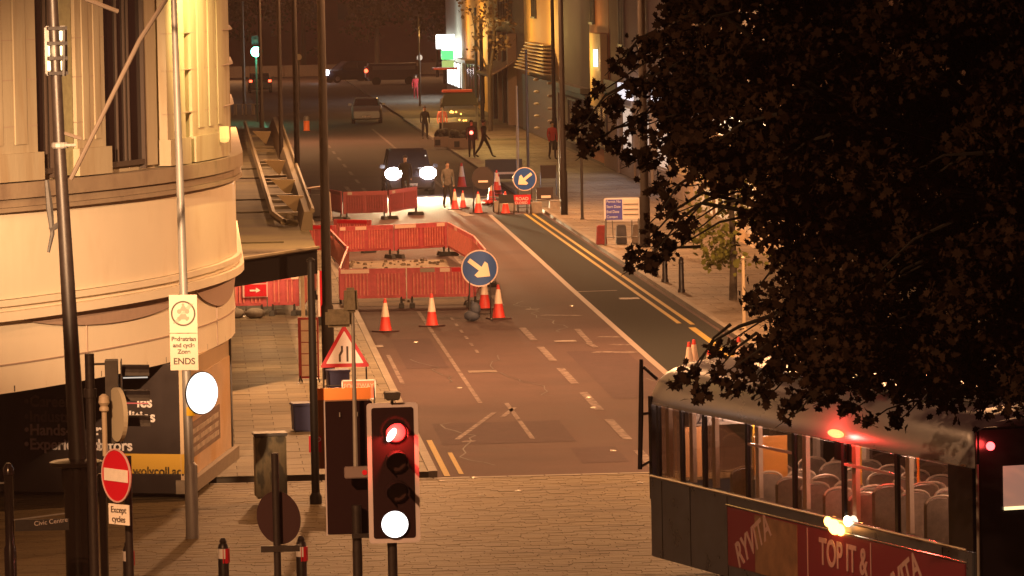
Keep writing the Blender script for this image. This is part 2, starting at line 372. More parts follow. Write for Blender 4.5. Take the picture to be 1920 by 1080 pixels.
M_ledge = mat('stained ledge stone', (.30, .235, .165), .75, noise=.3, nscale=1.5, dark=(.17, .12, .085), dscale=1.5, dlow=.45, dhigh=.75, bump=.3, bscale=10)
M_cream = mat('cream fascia render', (.74, .66, .52), .5, noise=.06, nscale=.8, dark=(.6, .5, .36), dscale=1.6, dlow=.55, dhigh=.9, stretch=(1, 1, .5))
M_dulltrim = mat('dull fascia trim', (.36, .26, .21), .6, noise=.1)
b = MB(); band(b, 0, SEND, 5.3, 12, 0, .4); b.build('upper_wall', M_stone, shop)
# pilasters with flutes
def pil(pa, pb, name='pilaster', off=.16, z0=5.38, flutes=3):
    s0, s1 = sx(pa), sx(pb); b = MB(); band(b, s0, s1, z0, 12, off, off + .05); band(b, s0 - .07, s1 + .07, z0, z0 + .42, off + .07, off + .1)
    wd = (s1 - s0) / (flutes * 2 + 1)
    for k in range(flutes): band(b, s0 + wd * (2 * k + 1), s0 + wd * (2 * k + 2), z0 + .55, 12, off + .022, .04)
    return b.build(name, M_stone, shop)
pil(-60, 55, flutes=2); pil(128, 182, flutes=2); pil(298, 332, flutes=1); pil(345, 405, flutes=3)
b = MB(); band(b, sx(407), SEND, 5.38, 12, .1, .2); b.build('corner_pier', M_stone, shop)
for (pa, pb) in ((62, 92), (186, 264)):
    s0, s1 = sx(pa), sx(pb); b = MB(); band(b, s0, s1, 5.45, 12, .03, .06)
    o = b.build('window', mat('dark window glass', (.02, .012, .01), .12, spec=.6), shop)
    f = MB(); band(f, s0 - .05, s0 + .02, 5.38, 12, .09, .1); band(f, s1 - .02, s1 + .05, 5.38, 12, .09, .1)
    m = (s0 + s1) / 2; band(f, m + .1, m + .14, 5.45, 12, .06, .06); band(f, s0, s1, 5.45, 5.53, .08, .1)
    if pb > 100: band(f, m - .22, m - .19, 5.45, 12, .06, .06); band(f, m + .27, m + .3, 5.45, 12, .06, .06)
    f.build('window_frame', mat('dark window frame', (.05, .03, .02), .6), o)
b = MB(); band(b, sx(104), sx(124), 5.4, 12, .12, .15); b.build('lead_panel', mat('lit lead panel', (.3, .28, .15), .6, noise=.3), shop)
b = MB(); band(b, sx(266), sx(288), 5.42, 12, .07, .1); b.build('window_reveal', M_stone, shop)
# cornice (stepped)
b = MB(); band(b, 0, SEND, 5.13, 5.36, .3, .8); band(b, 0, SEND, 5.0, 5.125, .24, .7); band(b, 0, SEND, 4.93, 4.995, .28, .7); b.build('cornice', M_ledge, shop)
b = MB(); band(b, 0, SEND, 3.62, 4.925, .16, .5); b.build('cream_fascia', M_cream, shop)
b = MB(); band(b, 0, SEND, 3.52, 3.61, .24, .5); band(b, 0, SEND, 3.44, 3.515, .18, .5); band(b, 0, SEND, 3.3, 3.435, .28, .6); b.build('fascia_ledge', M_cream, shop)
b = MB(); band(b, 0, SEND, 2.2, 3.295, .1, .5); b.build('lower_fascia', M_cream, shop)
b = MB(); band(b, 0, SEND, 2.62, 2.64, .115, .1)
for px in (-20, 150, 395): s = sx(px, 600); band(b, s, s + .015, 2.2, 3.29, .115, .1)
b.build('fascia_seam', M_dulltrim, shop)
for px in (40, 112, 156, 240, 292, 340, 372, 418):
    s_ = sx(px, 200)
    b = MB(); band(b, s_, s_ + .012, 5.4, 5.85, .012, .05); b.build('block_joint', M_dulltrim, shop)
for z_ in (6.2, 6.9, 7.5):
    b = MB(); band(b, sx(-60), sx(55), z_, z_ + .012, .165, .1); band(b, sx(128), sx(182), z_, z_ + .012, .165, .1); band(b, sx(298), SEND - 8, z_, z_ + .012, .165, .1);
    b.build('course_joint', M_dulltrim, shop)
# scalloped trims under the ledge, darker than the cream
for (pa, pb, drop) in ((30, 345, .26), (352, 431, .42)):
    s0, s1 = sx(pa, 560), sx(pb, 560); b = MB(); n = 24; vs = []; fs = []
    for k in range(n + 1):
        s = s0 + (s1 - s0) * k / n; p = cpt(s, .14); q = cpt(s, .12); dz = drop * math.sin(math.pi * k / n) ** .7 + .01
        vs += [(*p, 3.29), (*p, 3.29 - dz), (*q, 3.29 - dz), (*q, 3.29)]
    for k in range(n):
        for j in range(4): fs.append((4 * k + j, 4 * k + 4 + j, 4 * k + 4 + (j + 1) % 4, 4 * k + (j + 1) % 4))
    b.add(vs, fs); b.build('scalloped_trim', M_dulltrim, shop)
b = MB(); pl = [cpt(SEND * i / 40, .1) for i in range(41)]; b.flat([(-9, 104)] + pl + [(.44, 104)], 2.21, 2.3); b.build('soffit', mat('soffit paint', (.06, .05, .045), .7), shop)
b = MB(); b.flat([(-9, 96.9)] + [cpt(SEND * i / 40, -.38) for i in range(41)], 11.8, 12); b.build('roof', M_darkgrey, shop)
# hoarding below the overhang
hx0, hy0 = -.35, 81.5; hd = Vector((-.932, .362))
def hp(u, off=0): return (hx0 + hd.x * u - .362 * off, hy0 + hd.y * u - .932 * off)
def hbox(b, u0, u1, z0, z1, off, th=.05):
    a, c, d, e = hp(u0, off), hp(u1, off), hp(u1, off - th), hp(u0, off - th); vs = [(*p, z) for z in (z0, z1) for p in (a, c, d, e)]
    b.add(vs, [(0, 3, 2, 1), (4, 5, 6, 7), (0, 1, 5, 4), (1, 2, 6, 5), (2, 3, 7, 6), (3, 0, 4, 7)])
M_hoard = mat('black hoarding', (.022, .014, .013), .4, noise=.3, nscale=1.5)
b = MB(); hbox(b, 0, 5, .1, 2.2, 0); hoard = b.build('hoarding', M_hoard, shop)
b = MB(); hbox(b, .0, 1.35, .42, .74, .015, .012); b.build('yellow_strip', mat('mustard strip', (.5, .3, .035), .5), shop)
ha = math.atan2(-.362, .932)
M_let = mat('pale lettering', (.62, .56, .55), .5); M_let2 = mat('dim lettering', (.2, .16, .15), .5)
def htext(s, px, py, size, m, sxx=1.):
    d = ray(px, py)       # where the lettering sits on the hoarding plane
    nx, ny = -.362, -.932; k = (nx * hx0 + ny * hy0) / (nx * d[0] + ny * d[1]); x, y, z = d[0] * k, d[1] * k, CAMH + d[2] * k
    return text(s, size, m, shop, (x + nx * .012, y + ny * .012, z), (R(90), 0, ha), sx=sxx, ext=.003, bold=.006)
HS = .25
for s, px, py, m in (('•', 46, 762, M_let2), ('Career-', 56, 762, M_let2), ('ies', 257, 763, M_let), ('•', 46, 790, M_let2), ('Industry', 56, 790, M_let2), ('facilities', 206, 790, M_let), ('•', 46, 815, M_let), ('Hands-on', 56, 815, M_let), ('r', 180, 815, M_let), ('•', 46, 842, M_let), ('Experienced', 56, 842, M_let), ('tutors', 182, 844, M_let)):
    htext(s, px, py, HS, m)
htext('wolvcoll.ac.uk', 250, 890, .19, mat('black print', (.03, .02, .015), .6))
# side panel turning the corner
sp0 = Vector((-.33, 81.5)); sp1 = Vector((.42, 87.3)); sd = (sp1 - sp0).normalized(); sn = Vector((sd.y, -sd.x)); SL = (sp1 - sp0).length
def sbox(b, u0, u1, z0, z1, off, th=.05):
    P = [sp0 + sd * u0 + sn * off, sp0 + sd * u1 + sn * off, sp0 + sd * u1 + sn * (off - th), sp0 + sd * u0 + sn * (off - th)]
    vs = [(p.x, p.y, z) for z in (z0, z1) for p in P]; b.add(vs, [(0, 3, 2, 1), (4, 5, 6, 7), (0, 1, 5, 4), (1, 2, 6, 5), (2, 3, 7, 6), (3, 0, 4, 7)])
b = MB(); sbox(b, 0, SL, .1, 2.2, 0, .1); b.build('side_panel', mat('brown shop panel', (.42, .3, .18), .5, noise=.2, nscale=.6), shop)
b = MB(); sbox(b, .05, SL - .1, .3, 1.9, .015, .012); b.build('poster', mat('faded poster', (.5, .36, .24), .55, noise=.3, nscale=.7, dark=(.45, .25, .08), dscale=.5, dlow=.5, dhigh=.7), shop)
b = MB(); sbox(b, .1, SL * .72, .62, 1.2, .022, .006); pst = b.build('text_block', mat('dark text block', (.2, .14, .11), .6, noise=.5, nscale=6, stretch=(1, .3, 3)), shop)
b = MB()
for k in range(3): sbox(b, .3, SL * .68, .7 + k * .15, .78 + k * .15, .028, .005)
b.build('text_line', mat('pale text line', (.36, .3, .24), .6, noise=.6, nscale=5), pst)
b = MB(); sbox(b, -.05, SL + .15, .1, .32, .12, .3); b.build('plinth', mat('plinth stone', (.2, .16, .12), .8, noise=.2), shop)
b = MB(); b.flat([(-.4, 87.4), (.40, 87.4), (.40, 103.9), (-.4, 103.9)], 0, 2.2); b.build('side_wall', mat('brown side wall', (.2, .14, .09), .8, noise=.3), shop)
b = MB(); sbox(b, SL - .07, SL, .32, 2.2, .04, .08); b.build('corner_post', M_darkgrey, shop)
# floodlight fitting bolted to the upper wall beside the column
fx, fy, fz = AT(402, 75, 84.5); 
flo = thing('floodlight', 'small floodlight on a bracket washing the stone pilaster at the curved corner', 'floodlight', (1.5, 81.5, 8.9))
b = MB(); b.box(0, 0, 0, .3, .2, .22); b.build('housing', M_darkgrey, flo, bevel=.02)
b = MB(); b.tube([(-.1, 0, 0), (-1.2, 3.2, .3)], .025, 6); b.build('bracket', M_darkgrey, flo)
d = Vector((-1.5, 1.9, -1.5)); q = d.to_track_quat('-Z', 'Y').to_euler()
lamp(flo, (-.15, .1, -.02), 2200, (1, .66, .22), 'SPOT', .12, q, R(80), .9)
b = MB(); b.lathe([(.0, 0), (.07, .02), (.09, .08), (.08, .28)], 10)
o = b.build('wall_lantern', mat('warm lantern', (.8, .6, .3), .4, emit=(1, .6, .2), es=.8), shop, loc=(cpt(sx(388, 290), .3)[0], cpt(sx(388, 290), .3)[1], 5.62))

# ================================================================== CANOPY BUILDING NEXT DOOR
can = thing('canopy_building', 'two storey building with a long rusty flat canopy roof behind the curved corner building', 'building', (0, 0, -1.295)); can.scale = (1.156,) * 3
M_roofing = mat('stained felt roof', (.055, .048, .02), .8, noise=.35, nscale=.9, dark=(.025, .017, .01), dscale=.35, dlow=.42, dhigh=.62, stretch=(.8, 1.6, 1), bump=.5, bscale=5)
M_trimc = mat('dull canopy trim', (.085, .068, .035), .6, noise=.3, nscale=3)
b = MB(); b.flat([(.46, 87.6), (2.05, 91.3), (2.3, 168), (.46, 168)], 3.3, 3.5); b.build('canopy_roof', M_roofing, can)
b = MB(); b.add([(.46, 87.5, 3.05), (2.06, 91.2, 3.05), (2.06, 91.2, 3.49), (.46, 87.5, 3.49), (.46, 87.6, 3.05), (2.06, 91.3, 3.05), (2.06, 91.3, 3.49), (.46, 87.6, 3.49)], [(0, 1, 2, 3), (4, 7, 6, 5), (0, 4, 5, 1), (3, 2, 6, 7), (0, 3, 7, 4), (1, 5, 6, 2)])
b.build('canopy_front', mat('dark canopy fascia', (.008, .005, .005), .9, spec=.1), can)
b = MB(); b.tube([(.46, 87.45, 3.52), (2.08, 91.15, 3.52)], .035, 6); b.build('front_trim', M_trimc, can)
b = MB(); b.flat([(.2, 88.5), (.45, 88.5), (.45, 168), (.2, 168)], 0, 8.6); b.build('wall', mat('brown brick', (.2, .14, .1), .8, noise=.3, nscale=2), can)
b = MB(); b.add([(1.9, 98, 3.5), (2.14, 98, 3.5), (2.14, 98, 3.86), (1.98, 98, 3.86), (2.28, 168, 3.5), (2.6, 168, 3.5), (2.6, 168, 3.86), (2.42, 168, 3.86)], [(0, 1, 2, 3), (4, 7, 6, 5), (0, 4, 5, 1), (1, 5, 6, 2), (2, 6, 7, 3), (3, 7, 4, 0)])
b.build('parapet', mat('parapet render', (.085, .068, .036), .7, noise=.3, nscale=1.5), can)
b = MB(); b.tube([(2.14, 98, 3.88), (2.62, 168, 3.88)], .05, 6); b.build('parapet_coping', M_trimc, can)
b = MB(); b.tube([(1.42, 101, 3.68), (1.5, 168, 3.68)], .07, 6); b.tube([(1.42, 101, 3.68), (1.6, 99.5, 3.6), (1.85, 100, 3.55)], .07, 6); b.build('roof_rail', M_trimc, can)
for k, Y in enumerate([103, 106, 109, 112, 119, 121, 123, 131, 133, 142, 145, 156]):
    b = MB(); b.box(1.78, Y, 3.6, .62, .35, .07); b.build('cross_slat', M_trimc, can)
for Y, m in ((104.5, 'a'), (113, 'b'), (125.5, 'a'), (150, 'a')):
    b = MB(); b.add([(1.55, Y, 3.92), (2.1, Y - .1, 3.9), (1.95, Y, 3.52), (1.55, Y + .1, 3.92), (2.1, Y, 3.9), (1.95, Y + .1, 3.52)], [(0, 2, 1), (3, 4, 5), (0, 1, 4, 3), (1, 2, 5, 4), (2, 0, 3, 5)])
    b.build('gusset_plate', mat('pale gusset' if m == 'b' else 'dull gusset', (.75, .6, .32) if m == 'b' else (.32, .25, .14), .5), can)
b = MB(); b.ball((1.75, 101.2, 3.6), .1, 8); b.build('roof_outlet', M_trimc, can)
for k in range(5):
    b = MB(); Y = 93.5 + k * 9.3 + (k % 2) * 3.1; b.box(1.0, Y, 3.515, 1.0, .09, .03); b.build('roof_seam', M_roofing, can)

for Y in (93.5, 100, 107, 116):
    b = MB(); b.lathe([(.12, 3.27), (.12, 3.295)], 12, (1.3, Y, 0)); b.build('added_soffit_lamp', glow('added soffit lamp glass', (1, .6, .25), 6), can); lamp(can, (1.3, Y, 3.22), 95, (1, .56, .24), 'AREA', .25)  # lamps added under the canopy to brighten the pavement below
# ================================================================== STREET COLUMNS
def street_lamp(x, y, h, rb, rt, label, arm=(1.5, 0), power=LAMP_W, m=M_column, group='street lamps along the road', door=True, extra=None, col=SODIUM, tilt=None):
    t = thing('street_lamp', label, 'street lamp', (x, y, 0), 0, group)
    b = MB(); b.tube([(0, 0, 0), (0, 0, 1.6), (0, 0, 1.65), (0, 0, h)], [rb * 1.25, rb * 1.25, rb, rt], 12); b.build('column', m, t, smooth=True)
    b = MB(); b.tube([(0, 0, h - .1), (arm[0] * .5, arm[1] * .5, h + .35), (arm[0], arm[1], h + .45)], [rt, rt * .8, rt * .7], 8); b.build('arm', m, t, smooth=True)
    a = math.atan2(arm[1], arm[0]); b = MB(); b.box(arm[0], arm[1], h + .5, .75, .32, .12, rz=a, top=.8); b.build('lamp_head', m, t, bevel=.02)
    b = MB(); b.box(arm[0], arm[1], h + .43, .5, .22, .015, rz=a); b.build('diffuser', glow('sodium diffuser', (1, .55, .2), 12), t)
    lamp(t, (arm[0], arm[1], h + .38), power, col, 'AREA', .45)
    return t
# near-left column with the raking stay
L1 = thing('street_lamp', 'tall tapering bronze street column with a round collar and raking stay', 'street lamp', (-1.76, 68, 0))
b = MB(); b.tube([(.03, 0, 1.9), (-.02, 0, 3.4), (-.12, 0, 6.2), (-.21, 0, 10.5)], [.125, .105, .08, .06], 14); b.build('column', M_near, L1, smooth=True)
b = MB(); b.lathe([(.17, 0), (.17, 1.55), (.19, 1.6), (.2, 1.85), (.34, 1.88), (.36, 1.93), (.3, 1.95), (.14, 1.97)], 20); b.build('base', mat('black gloss base', (.018, .012, .012), .18), L1, smooth=True)
b = MB(); b.tube([(.35, 0, 0), (.35, 0, 1.75)], .055, 8); b.lathe([(.06, 1.7), (.09, 1.72), (.06, 1.76)], 10, (.35, 0, 0)); b.build('side_duct', MATS['black gloss base'], L1, smooth=True)
stx, sty, stz = AT(262, 75, 68); b = MB(); b.tube([(.02, 0, 5.72), (stx + 1.76, 0, stz), (stx + 2.2, .2, stz + .65)], .032, 8); b.tube([(-.08, 0, 6.35), (.18, 0, 6.26)], .025, 6); b.tube([(-.15, 0, 8.3), (.7, .3, 7.95)], .03, 6); b.build('raking_stay', mat('stay steel', (.11, .08, .06), .5), L1, smooth=True)
b = MB(); b.lathe([(.1, 6.14), (.115, 6.16), (.115, 6.2), (.1, 6.22)], 12, (-.11, 0, 0)); b.tube([(-.17, -.08, 6.18), (.1, -.08, 6.18)], .02, 6); b.build('clamp', M_grey, L1)
b = MB(); b.tube([(-.3, 0, 5.72), (-.27, 0, 5.35), (-.24, .0, 5.0), (-.3, 0, 4.75)], [.03, .05, .03, .02], 6); b.tube([(-.27, 0, 5.05), (-.1, 0, 5.15)], .04, 6); b.build('hook_bracket', M_darkgrey, L1, smooth=True)
b = MB(); b.tube([(-.2, 0, 10.4), (.2, .6, 10.8), (.3, 1.0, 10.9)], [.06, .05, .04], 8); b.build('arm', M_column, L1); b = MB(); b.box(.3, 1.05, 10.92, .35, .8, .12); b.build('lamp_head', M_column, L1)
lamp(L1, (.3, .9, 10.78), LAMP_W * .12, SODIUM, 'AREA', .45, Vector((.3, .3, -1)).to_track_quat('-Z', 'Y').to_euler())
# lit louvre lamp clamped to the column
ux, uy, uz = AT(105, 95, 68)
lv = thing('louvre_floodlight', 'bright louvred floodlight hanging on the left side of the near street column', 'floodlight', (ux, 67.95, uz))
b = MB(); b.box(.0, .12, 0, .3, .12, .66); b.build('housing', M_darkgrey, lv, bevel=.02)
for k in range(3):
    b = MB(); b.box(-.02 + .015 * k, .045, -.2 + k * .2, .2 - .02 * k, .03, .12); b.build('lit_cell', glow('floodlight cell', (1, .82, .4), 5), lv)
b = MB()
for k in range(4): b.box(.02, .0, -.3 + k * .2, .26, .12, .045, rz=.2)
b.tube([(.12, .0, .28), (.1, -.03, -.34)], .03, 6); b.build('louvre', M_black, lv)
lamp(lv, (-.1, -.1, 0), 8, (1, .75, .35), 'POINT', .1)
# other lamps
street_lamp(2.54, 104.4, 10.5, .105, .075, 'dark street lamp column rising behind the red road narrows triangle', (.6, 0), LAMP_W * 1.9)
street_lamp(2.7, 142, 10.5, .085, .07, 'slim dark column rising behind the right edge of the canopy roof, nearer of two', (1.4, 0), LAMP_W * 1.1)
street_lamp(2.52, 158, 10.5, .075, .06, 'slim dark column rising behind the canopy roof, farther and left of two', (1.4, 0), LAMP_W * 1.0)
street_lamp(12.5, 174.4, 10.5, .10, .08, 'dark street lamp column right of the small black boards on the far pavement', (-1.2, 0), LAMP_W * 2.1)
street_lamp(13.35, 152.3, 10.5, .13, .10, 'thick black street lamp column beside the blue and white permit board', (-1.6, 0), LAMP_W * 1.3)
street_lamp(14.3, 112.5, 10.5, .1, .08, 'street lamp column hidden among the leaves of the big tree', (-1.0, 0), LAMP_W * 1.8)
street_lamp(13.7, 86, 10.5, .1, .08, 'street lamp column on the far corner hidden behind the bus and the big tree', (-1.6, 0), LAMP_W * 1.7)
street_lamp(16.8, 240, 10.5, .1, .08, 'street lamp column before the dark shop panel at the far right', (-2.6, 0), LAMP_W * .35)
street_lamp(3.2, 262, 10.5, .1, .08, 'dark column at the far left kerb beyond the canopy', (1.5, 0), LAMP_W * 2.0)
street_lamp(-6.5, 44, 10.5, .1, .08, 'street lamp standing near the camera on the left', (1.4, 0), LAMP_W * 3.2)
fl2 = thing('added_floodlight', 'floodlight column added out of view to wash the curved cream fascia', 'floodlight', (-5, 46, 0))
b = MB(); b.tube([(0, 0, 0), (0, 0, 9.5)], [.1, .07], 10); b.build('column', M_column, fl2, smooth=True)
b = MB(); b.box(0, .1, 9.6, .4, .2, .3); b.build('lamp_head', M_column, fl2, bevel=.02)
lamp(fl2, (0, .3, 9.6), 125000, (1, .57, .28), 'SPOT', .15, Vector((4.9, 36.0, -5.4)).to_track_quat('-Z', 'Y').to_euler(), R(15), .9)  # unseen spot added to brighten the cream fascia
def pole(x, y, h, r, label, m=M_darkgrey, cap=True, name='post', cat='post', group='slim posts on the pavements'):
    t = thing(name, label, cat, (x, y, 0), 0, group); b = MB(); b.tube([(0, 0, 0), (0, 0, h * .5), (0, 0, h)], [r, r, r * .85], 10); b.build('shaft', m, t, smooth=True)
    b = MB(); b.lathe([(r * 1.5, 0), (r * 1.5, .12), (r, .18)], 10); b.build('foot', m, t, smooth=True)
    if cap: b = MB(); b.lathe([(r, h - .01), (r * 1.1, h + .02), (r * .3, h + .06)], 10); b.build('cap', m, t, smooth=True)
    return t
pole(1.71, 80.4, 3.87, .065, 'slim dark post standing on the left pavement between the camouflage cabinet and black boards', M_column)
pole(12.84, 170.7, 3.0, .05, 'slim dark post just right of the street lamp with the black board')
M_beige = mat('beige post paint', (.42, .33, .22), .6)
pole(12.41, 115.9, 1.75, .045, 'pale slim post on the right pavement by the edge of the big tree', M_beige)
pole(11.9, 190, 4.2, .045, 'thin grey post behind the far blue arrow sign', M_grey)
pole(13.0, 183, 3.1, .05, 'thin dark post between the far blue arrow sign and the lamp column')
pole(13.9, 215, 5.2, .06, 'grey post standing before the dark shop panel', M_grey)
pole(16.3, 292, 6, .12, 'thick dark post beside the yellow lit facade')
pole(16.7, 305, 6.5, .09, 'grey post left of the thick dark post at the yellow facade', M_grey)
pole(3.05, 345, 7, .1, 'dark post at the far left corner left of the green traffic light')
pole(14.35, 330, 6, .06, 'thin dark post beside the white lit sign')

# ================================================================== SIGNS, LEFT FOREGROUND
def disc(b, r, y0, y1, cx=0, cz=0, mi=0, M=None): b.plate(circ(r, 40, cx, cz), y0, y1, mi, M)
# zone ends post
z = thing('sign_post', 'grey post carrying the Pedestrian and cycle Zone ENDS plate above a blank white disc', 'sign post', (-.25, 75.8, 0))
b = MB(); b.tube([(0, 0, 0), (0, 0, 1.1), (-.02, 0, 1.15), (-.06, 0, 5), (-.10, 0, 8.6)], [.1, .1, .075, .06, .045], 12); b.build('column', M_grey, z, smooth=True)
b = MB(); b.lathe([(.085, 1.85), (.085, 1.98)], 12); b.build('yellow_band', M_yellow, z)
pa = R(14)
pl = bpy.data.objects.new('x', None); bpy.data.objects.remove(pl)
M_plate = mat('cream plate', (.58, .51, .4), .45)
def facing(parent, cx, cy, cz, rz): return Matrix.Translation((cx, cy, cz)) @ Matrix.Rotation(rz, 4, 'Z')
Mp = facing(z, -.06, -.12, 3.1, -pa)
b = MB(); b.plate([(-.215, .0), (.215, .0), (.215, .57), (-.215, .57)], 0, .012, 0, Mp); up_ = b.build('upper_plate', M_plate, z)
b = MB(); b.plate([(-.215, -.56), (.215, -.56), (.215, -.012), (-.215, -.012)], 0, .012, 0, Mp); lo_ = b.build('lower_plate', M_plate, z)
M_ink = mat('brown black print', (.07, .05, .04), .6); M_gink = mat('grey print', (.3, .26, .2), .6)
def ring(b, r0, r1, y0, y1, cx=0, cz=0, n=36, M=None, sxx=1):
    vs = []; fs = []
    for k in range(n):
        t = 2 * math.pi * k / n
        for r, y in ((r0, y0), (r1, y0), (r1, y1), (r0, y1)): p = Vector((cx + r * sxx * math.cos(t), y, cz + r * math.sin(t))); vs.append(M @ p if M else p)
    for k in range(n):
        a = 4 * k; e = 4 * ((k + 1) % n)
        for j in range(4): fs.append((a + j, e + j, e + (j + 1) % 4, a + (j + 1) % 4))
    b.add(vs, fs)
b = MB(); ring(b, .165, .19, -.006, -.001, 0, .29, M=Mp); b.build('circle', M_ink, up_)
b = MB()                                       # motorcycle over car, greyed out
disc(b, .035, -.005, -.001, -.06, .32, M=Mp); disc(b, .035, -.005, -.001, .06, .32, M=Mp)
b.plate([(-.06, .33), (.06, .33), (.03, .4), (-.02, .4)], -.0055, -.001, 0, Mp); disc(b, .022, -.006, -.001, 0, .42, M=Mp)
b.plate([(-.09, .2), (.09, .2), (.09, .24), (.055, .245), (.04, .28), (-.04, .28), (-.055, .245), (-.09, .24)], -.005, -.001, 0, Mp)
disc(b, .02, -.006, -.001, -.055, .2, M=Mp); disc(b, .02, -.006, -.001, .055, .2, M=Mp); b.build('vehicle_symbol', M_gink, up_)
b = MB(); 
for k in range(4): o_ = -.03 + k * .02; b.plate([(-.13 + o_, .14), (-.122 + o_, .14), (.138 + o_, .44), (.13 + o_, .44)], -.008, -.001, 0, Mp)
b.build('diagonal_bars', M_gink, up_)
for s_, zz, sz in (('Pedestrian', -.12, .09), ('and cycle', -.215, .09), ('Zone', -.31, .09), ('ENDS', -.47, .135)):
    p = Mp @ Vector((0, -.002, zz)); o = text(s_, sz, M_ink, lo_, p, (R(90), 0, -pa), 'CENTER', bold=.003)
dm = facing(z, .2, -.1, 2.19, R(42))
b = MB(); disc(b, .325, .012, .03, M=dm); dk = b.build('disc_rim', M_black, z)
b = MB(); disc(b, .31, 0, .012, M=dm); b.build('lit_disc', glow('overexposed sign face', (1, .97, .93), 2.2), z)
# no entry cluster
ne = thing('no_entry_sign', 'red and white no entry disc turned half sideways with an Except cycles plate beneath', 'road sign', (-.9, 57, 0))
b = MB(); b.tube([(0, .1, 0), (0, .1, 3.0)], .045, 10); b.build('post', M_black, ne, smooth=True)
nm = facing(ne, -.13, 0, 2.79, R(-57)); 
b = MB(); disc(b, .3, 0, .02, M=nm); b.build('disc', M_signred, ne)
b = MB(); ring(b, .288, .306, -.006, .01, M=nm); b.build('rim', mat('pink rim', (.6, .4, .42), .4), ne)
b = MB(); b.plate([(-.25, -.065), (.25, -.065), (.25, .075), (-.25, .075)], -.006, 0, 0, nm); b.build('bar', M_white, ne)
nm2 = facing(ne, -.11, 0, 2.35, R(-50)); b = MB(); b.plate([(-.18, -.115), (.18, -.115), (.18, .115), (-.18, .115)], 0, .012, 0, nm2); pl_ = b.build('plate', M_white, ne)
for s_, zz in (('Except', .02), ('cycles', -.085)): text(s_, .1, M_ink, pl_, nm2 @ Vector((0, -.003, zz)), (R(90), 0, R(-50)), 'CENTER')
ts = thing('traffic_signal', 'dark traffic signal seen from the side with hooded lamps and an edge-on pale disc', 'traffic signal', (-1.3, 58, 0))
b = MB(); b.tube([(-.02, 0, 0), (-.02, 0, 4.1)], .055, 10); b.lathe([(.075, 3.6), (.075, 3.7)], 10, (-.02, 0, 0)); b.build('post', M_black, ts, smooth=True)
b = MB(); b.box(.23, 0, 3.55, .15, .3, .95); b.tube([(0, 0, 3.98), (.2, 0, 3.98)], .015, 6); b.tube([(0, 0, 3.2), (.2, 0, 3.2)], .015, 6); b.box(.34, 0, 3.55, .012, .5, .95); b.build('signal_head', M_darkgrey, ts, bevel=.01)
for k in range(3):
    b = MB(); zc = 3.85 - k * .29; pr = []
    vs = []; fs = []
    for j in range(11):
        t = math.pi * j / 10; vs += [(.35, .12 * math.cos(t), zc + .12 * math.sin(t)), (.66, .12 * math.cos(t), zc + .12 * math.sin(t) - .01)]
    for j in range(10): fs.append((2 * j, 2 * j + 2, 2 * j + 3, 2 * j + 1))
    b.add(vs, fs); b.build('hood', M_black, ts)
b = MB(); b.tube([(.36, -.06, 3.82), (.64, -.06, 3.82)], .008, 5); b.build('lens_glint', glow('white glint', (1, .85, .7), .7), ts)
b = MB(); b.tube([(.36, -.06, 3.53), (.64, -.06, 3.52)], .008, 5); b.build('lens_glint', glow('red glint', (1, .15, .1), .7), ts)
b = MB(); b.plate(circ(.31, 32, .0, 0), 0, .05, 0, facing(ts, .27, -.3, 3.42, R(-72))); b.build('side_disc', mat('pale disc', (.5, .48, .38), .5), ts)
b = MB(); b.lathe([(.03, 2.95), (.03, 3.45), (.055, 3.47), (.055, 3.5), (.04, 3.52), (.065, 3.56), (.055, 3.63), (.02, 3.66)], 12, (.14, -.3, 0)); b.build('finial', mat('pale finial', (.42, .36, .28), .5), ts, smooth=True)
# finger post
fp = thing('finger_post', 'glossy black finger post with a Civic Centre arm at the left edge', 'sign post', (-2.59, 66, 0))
b = MB(); b.lathe([(.08, 0), (.08, 1.0), (.06, 1.05), (.06, 1.95), (.075, 1.97), (.07, 2.05), (.03, 2.12)], 14); b.build('post', MATS['black gloss base'], fp, smooth=True)
b = MB(); b.tube([(.05, 0, 1.37), (.72, 0, 1.44)], .012, 6); b.tube([(-.6, 0, 1.85), (-.05, 0, 1.86)], .012, 6); b.build('rail', M_grey, fp)
b = MB(); b.box(.42, 0, 1.3, .7, .02, .15); ar = b.build('finger_board', M_black, fp)
text('Civic Centre', .085, M_let, ar, (.32, -.013, 1.29), (R(90), R(-6), 0))
# black disc back
bd = thing('round_sign', 'round sign seen from behind, a plain dark disc on a black post', 'road sign', (.78, 57, 0))
b = MB(); b.tube([(-.01, 0, 0), (-.02, 0, 3.0)], .042, 10); b.build('post', M_black, bd, smooth=True)
b = MB(); b.plate([(.245 * math.cos(t) , .305 * math.sin(t)) for t in [2 * math.pi * k / 36 for k in range(36)]], .06, .075, 0, Matrix.Translation((.01, 0, 2.26)) @ Matrix.Rotation(R(-14), 4, 'Y')); b.build('disc', mat('dark disc back', (.035, .018, .02), .8, spec=.1), bd)
b = MB(); b.box(.02, -.03, 1.92, .44, .05, .07); b.build('bracket', M_black, bd)
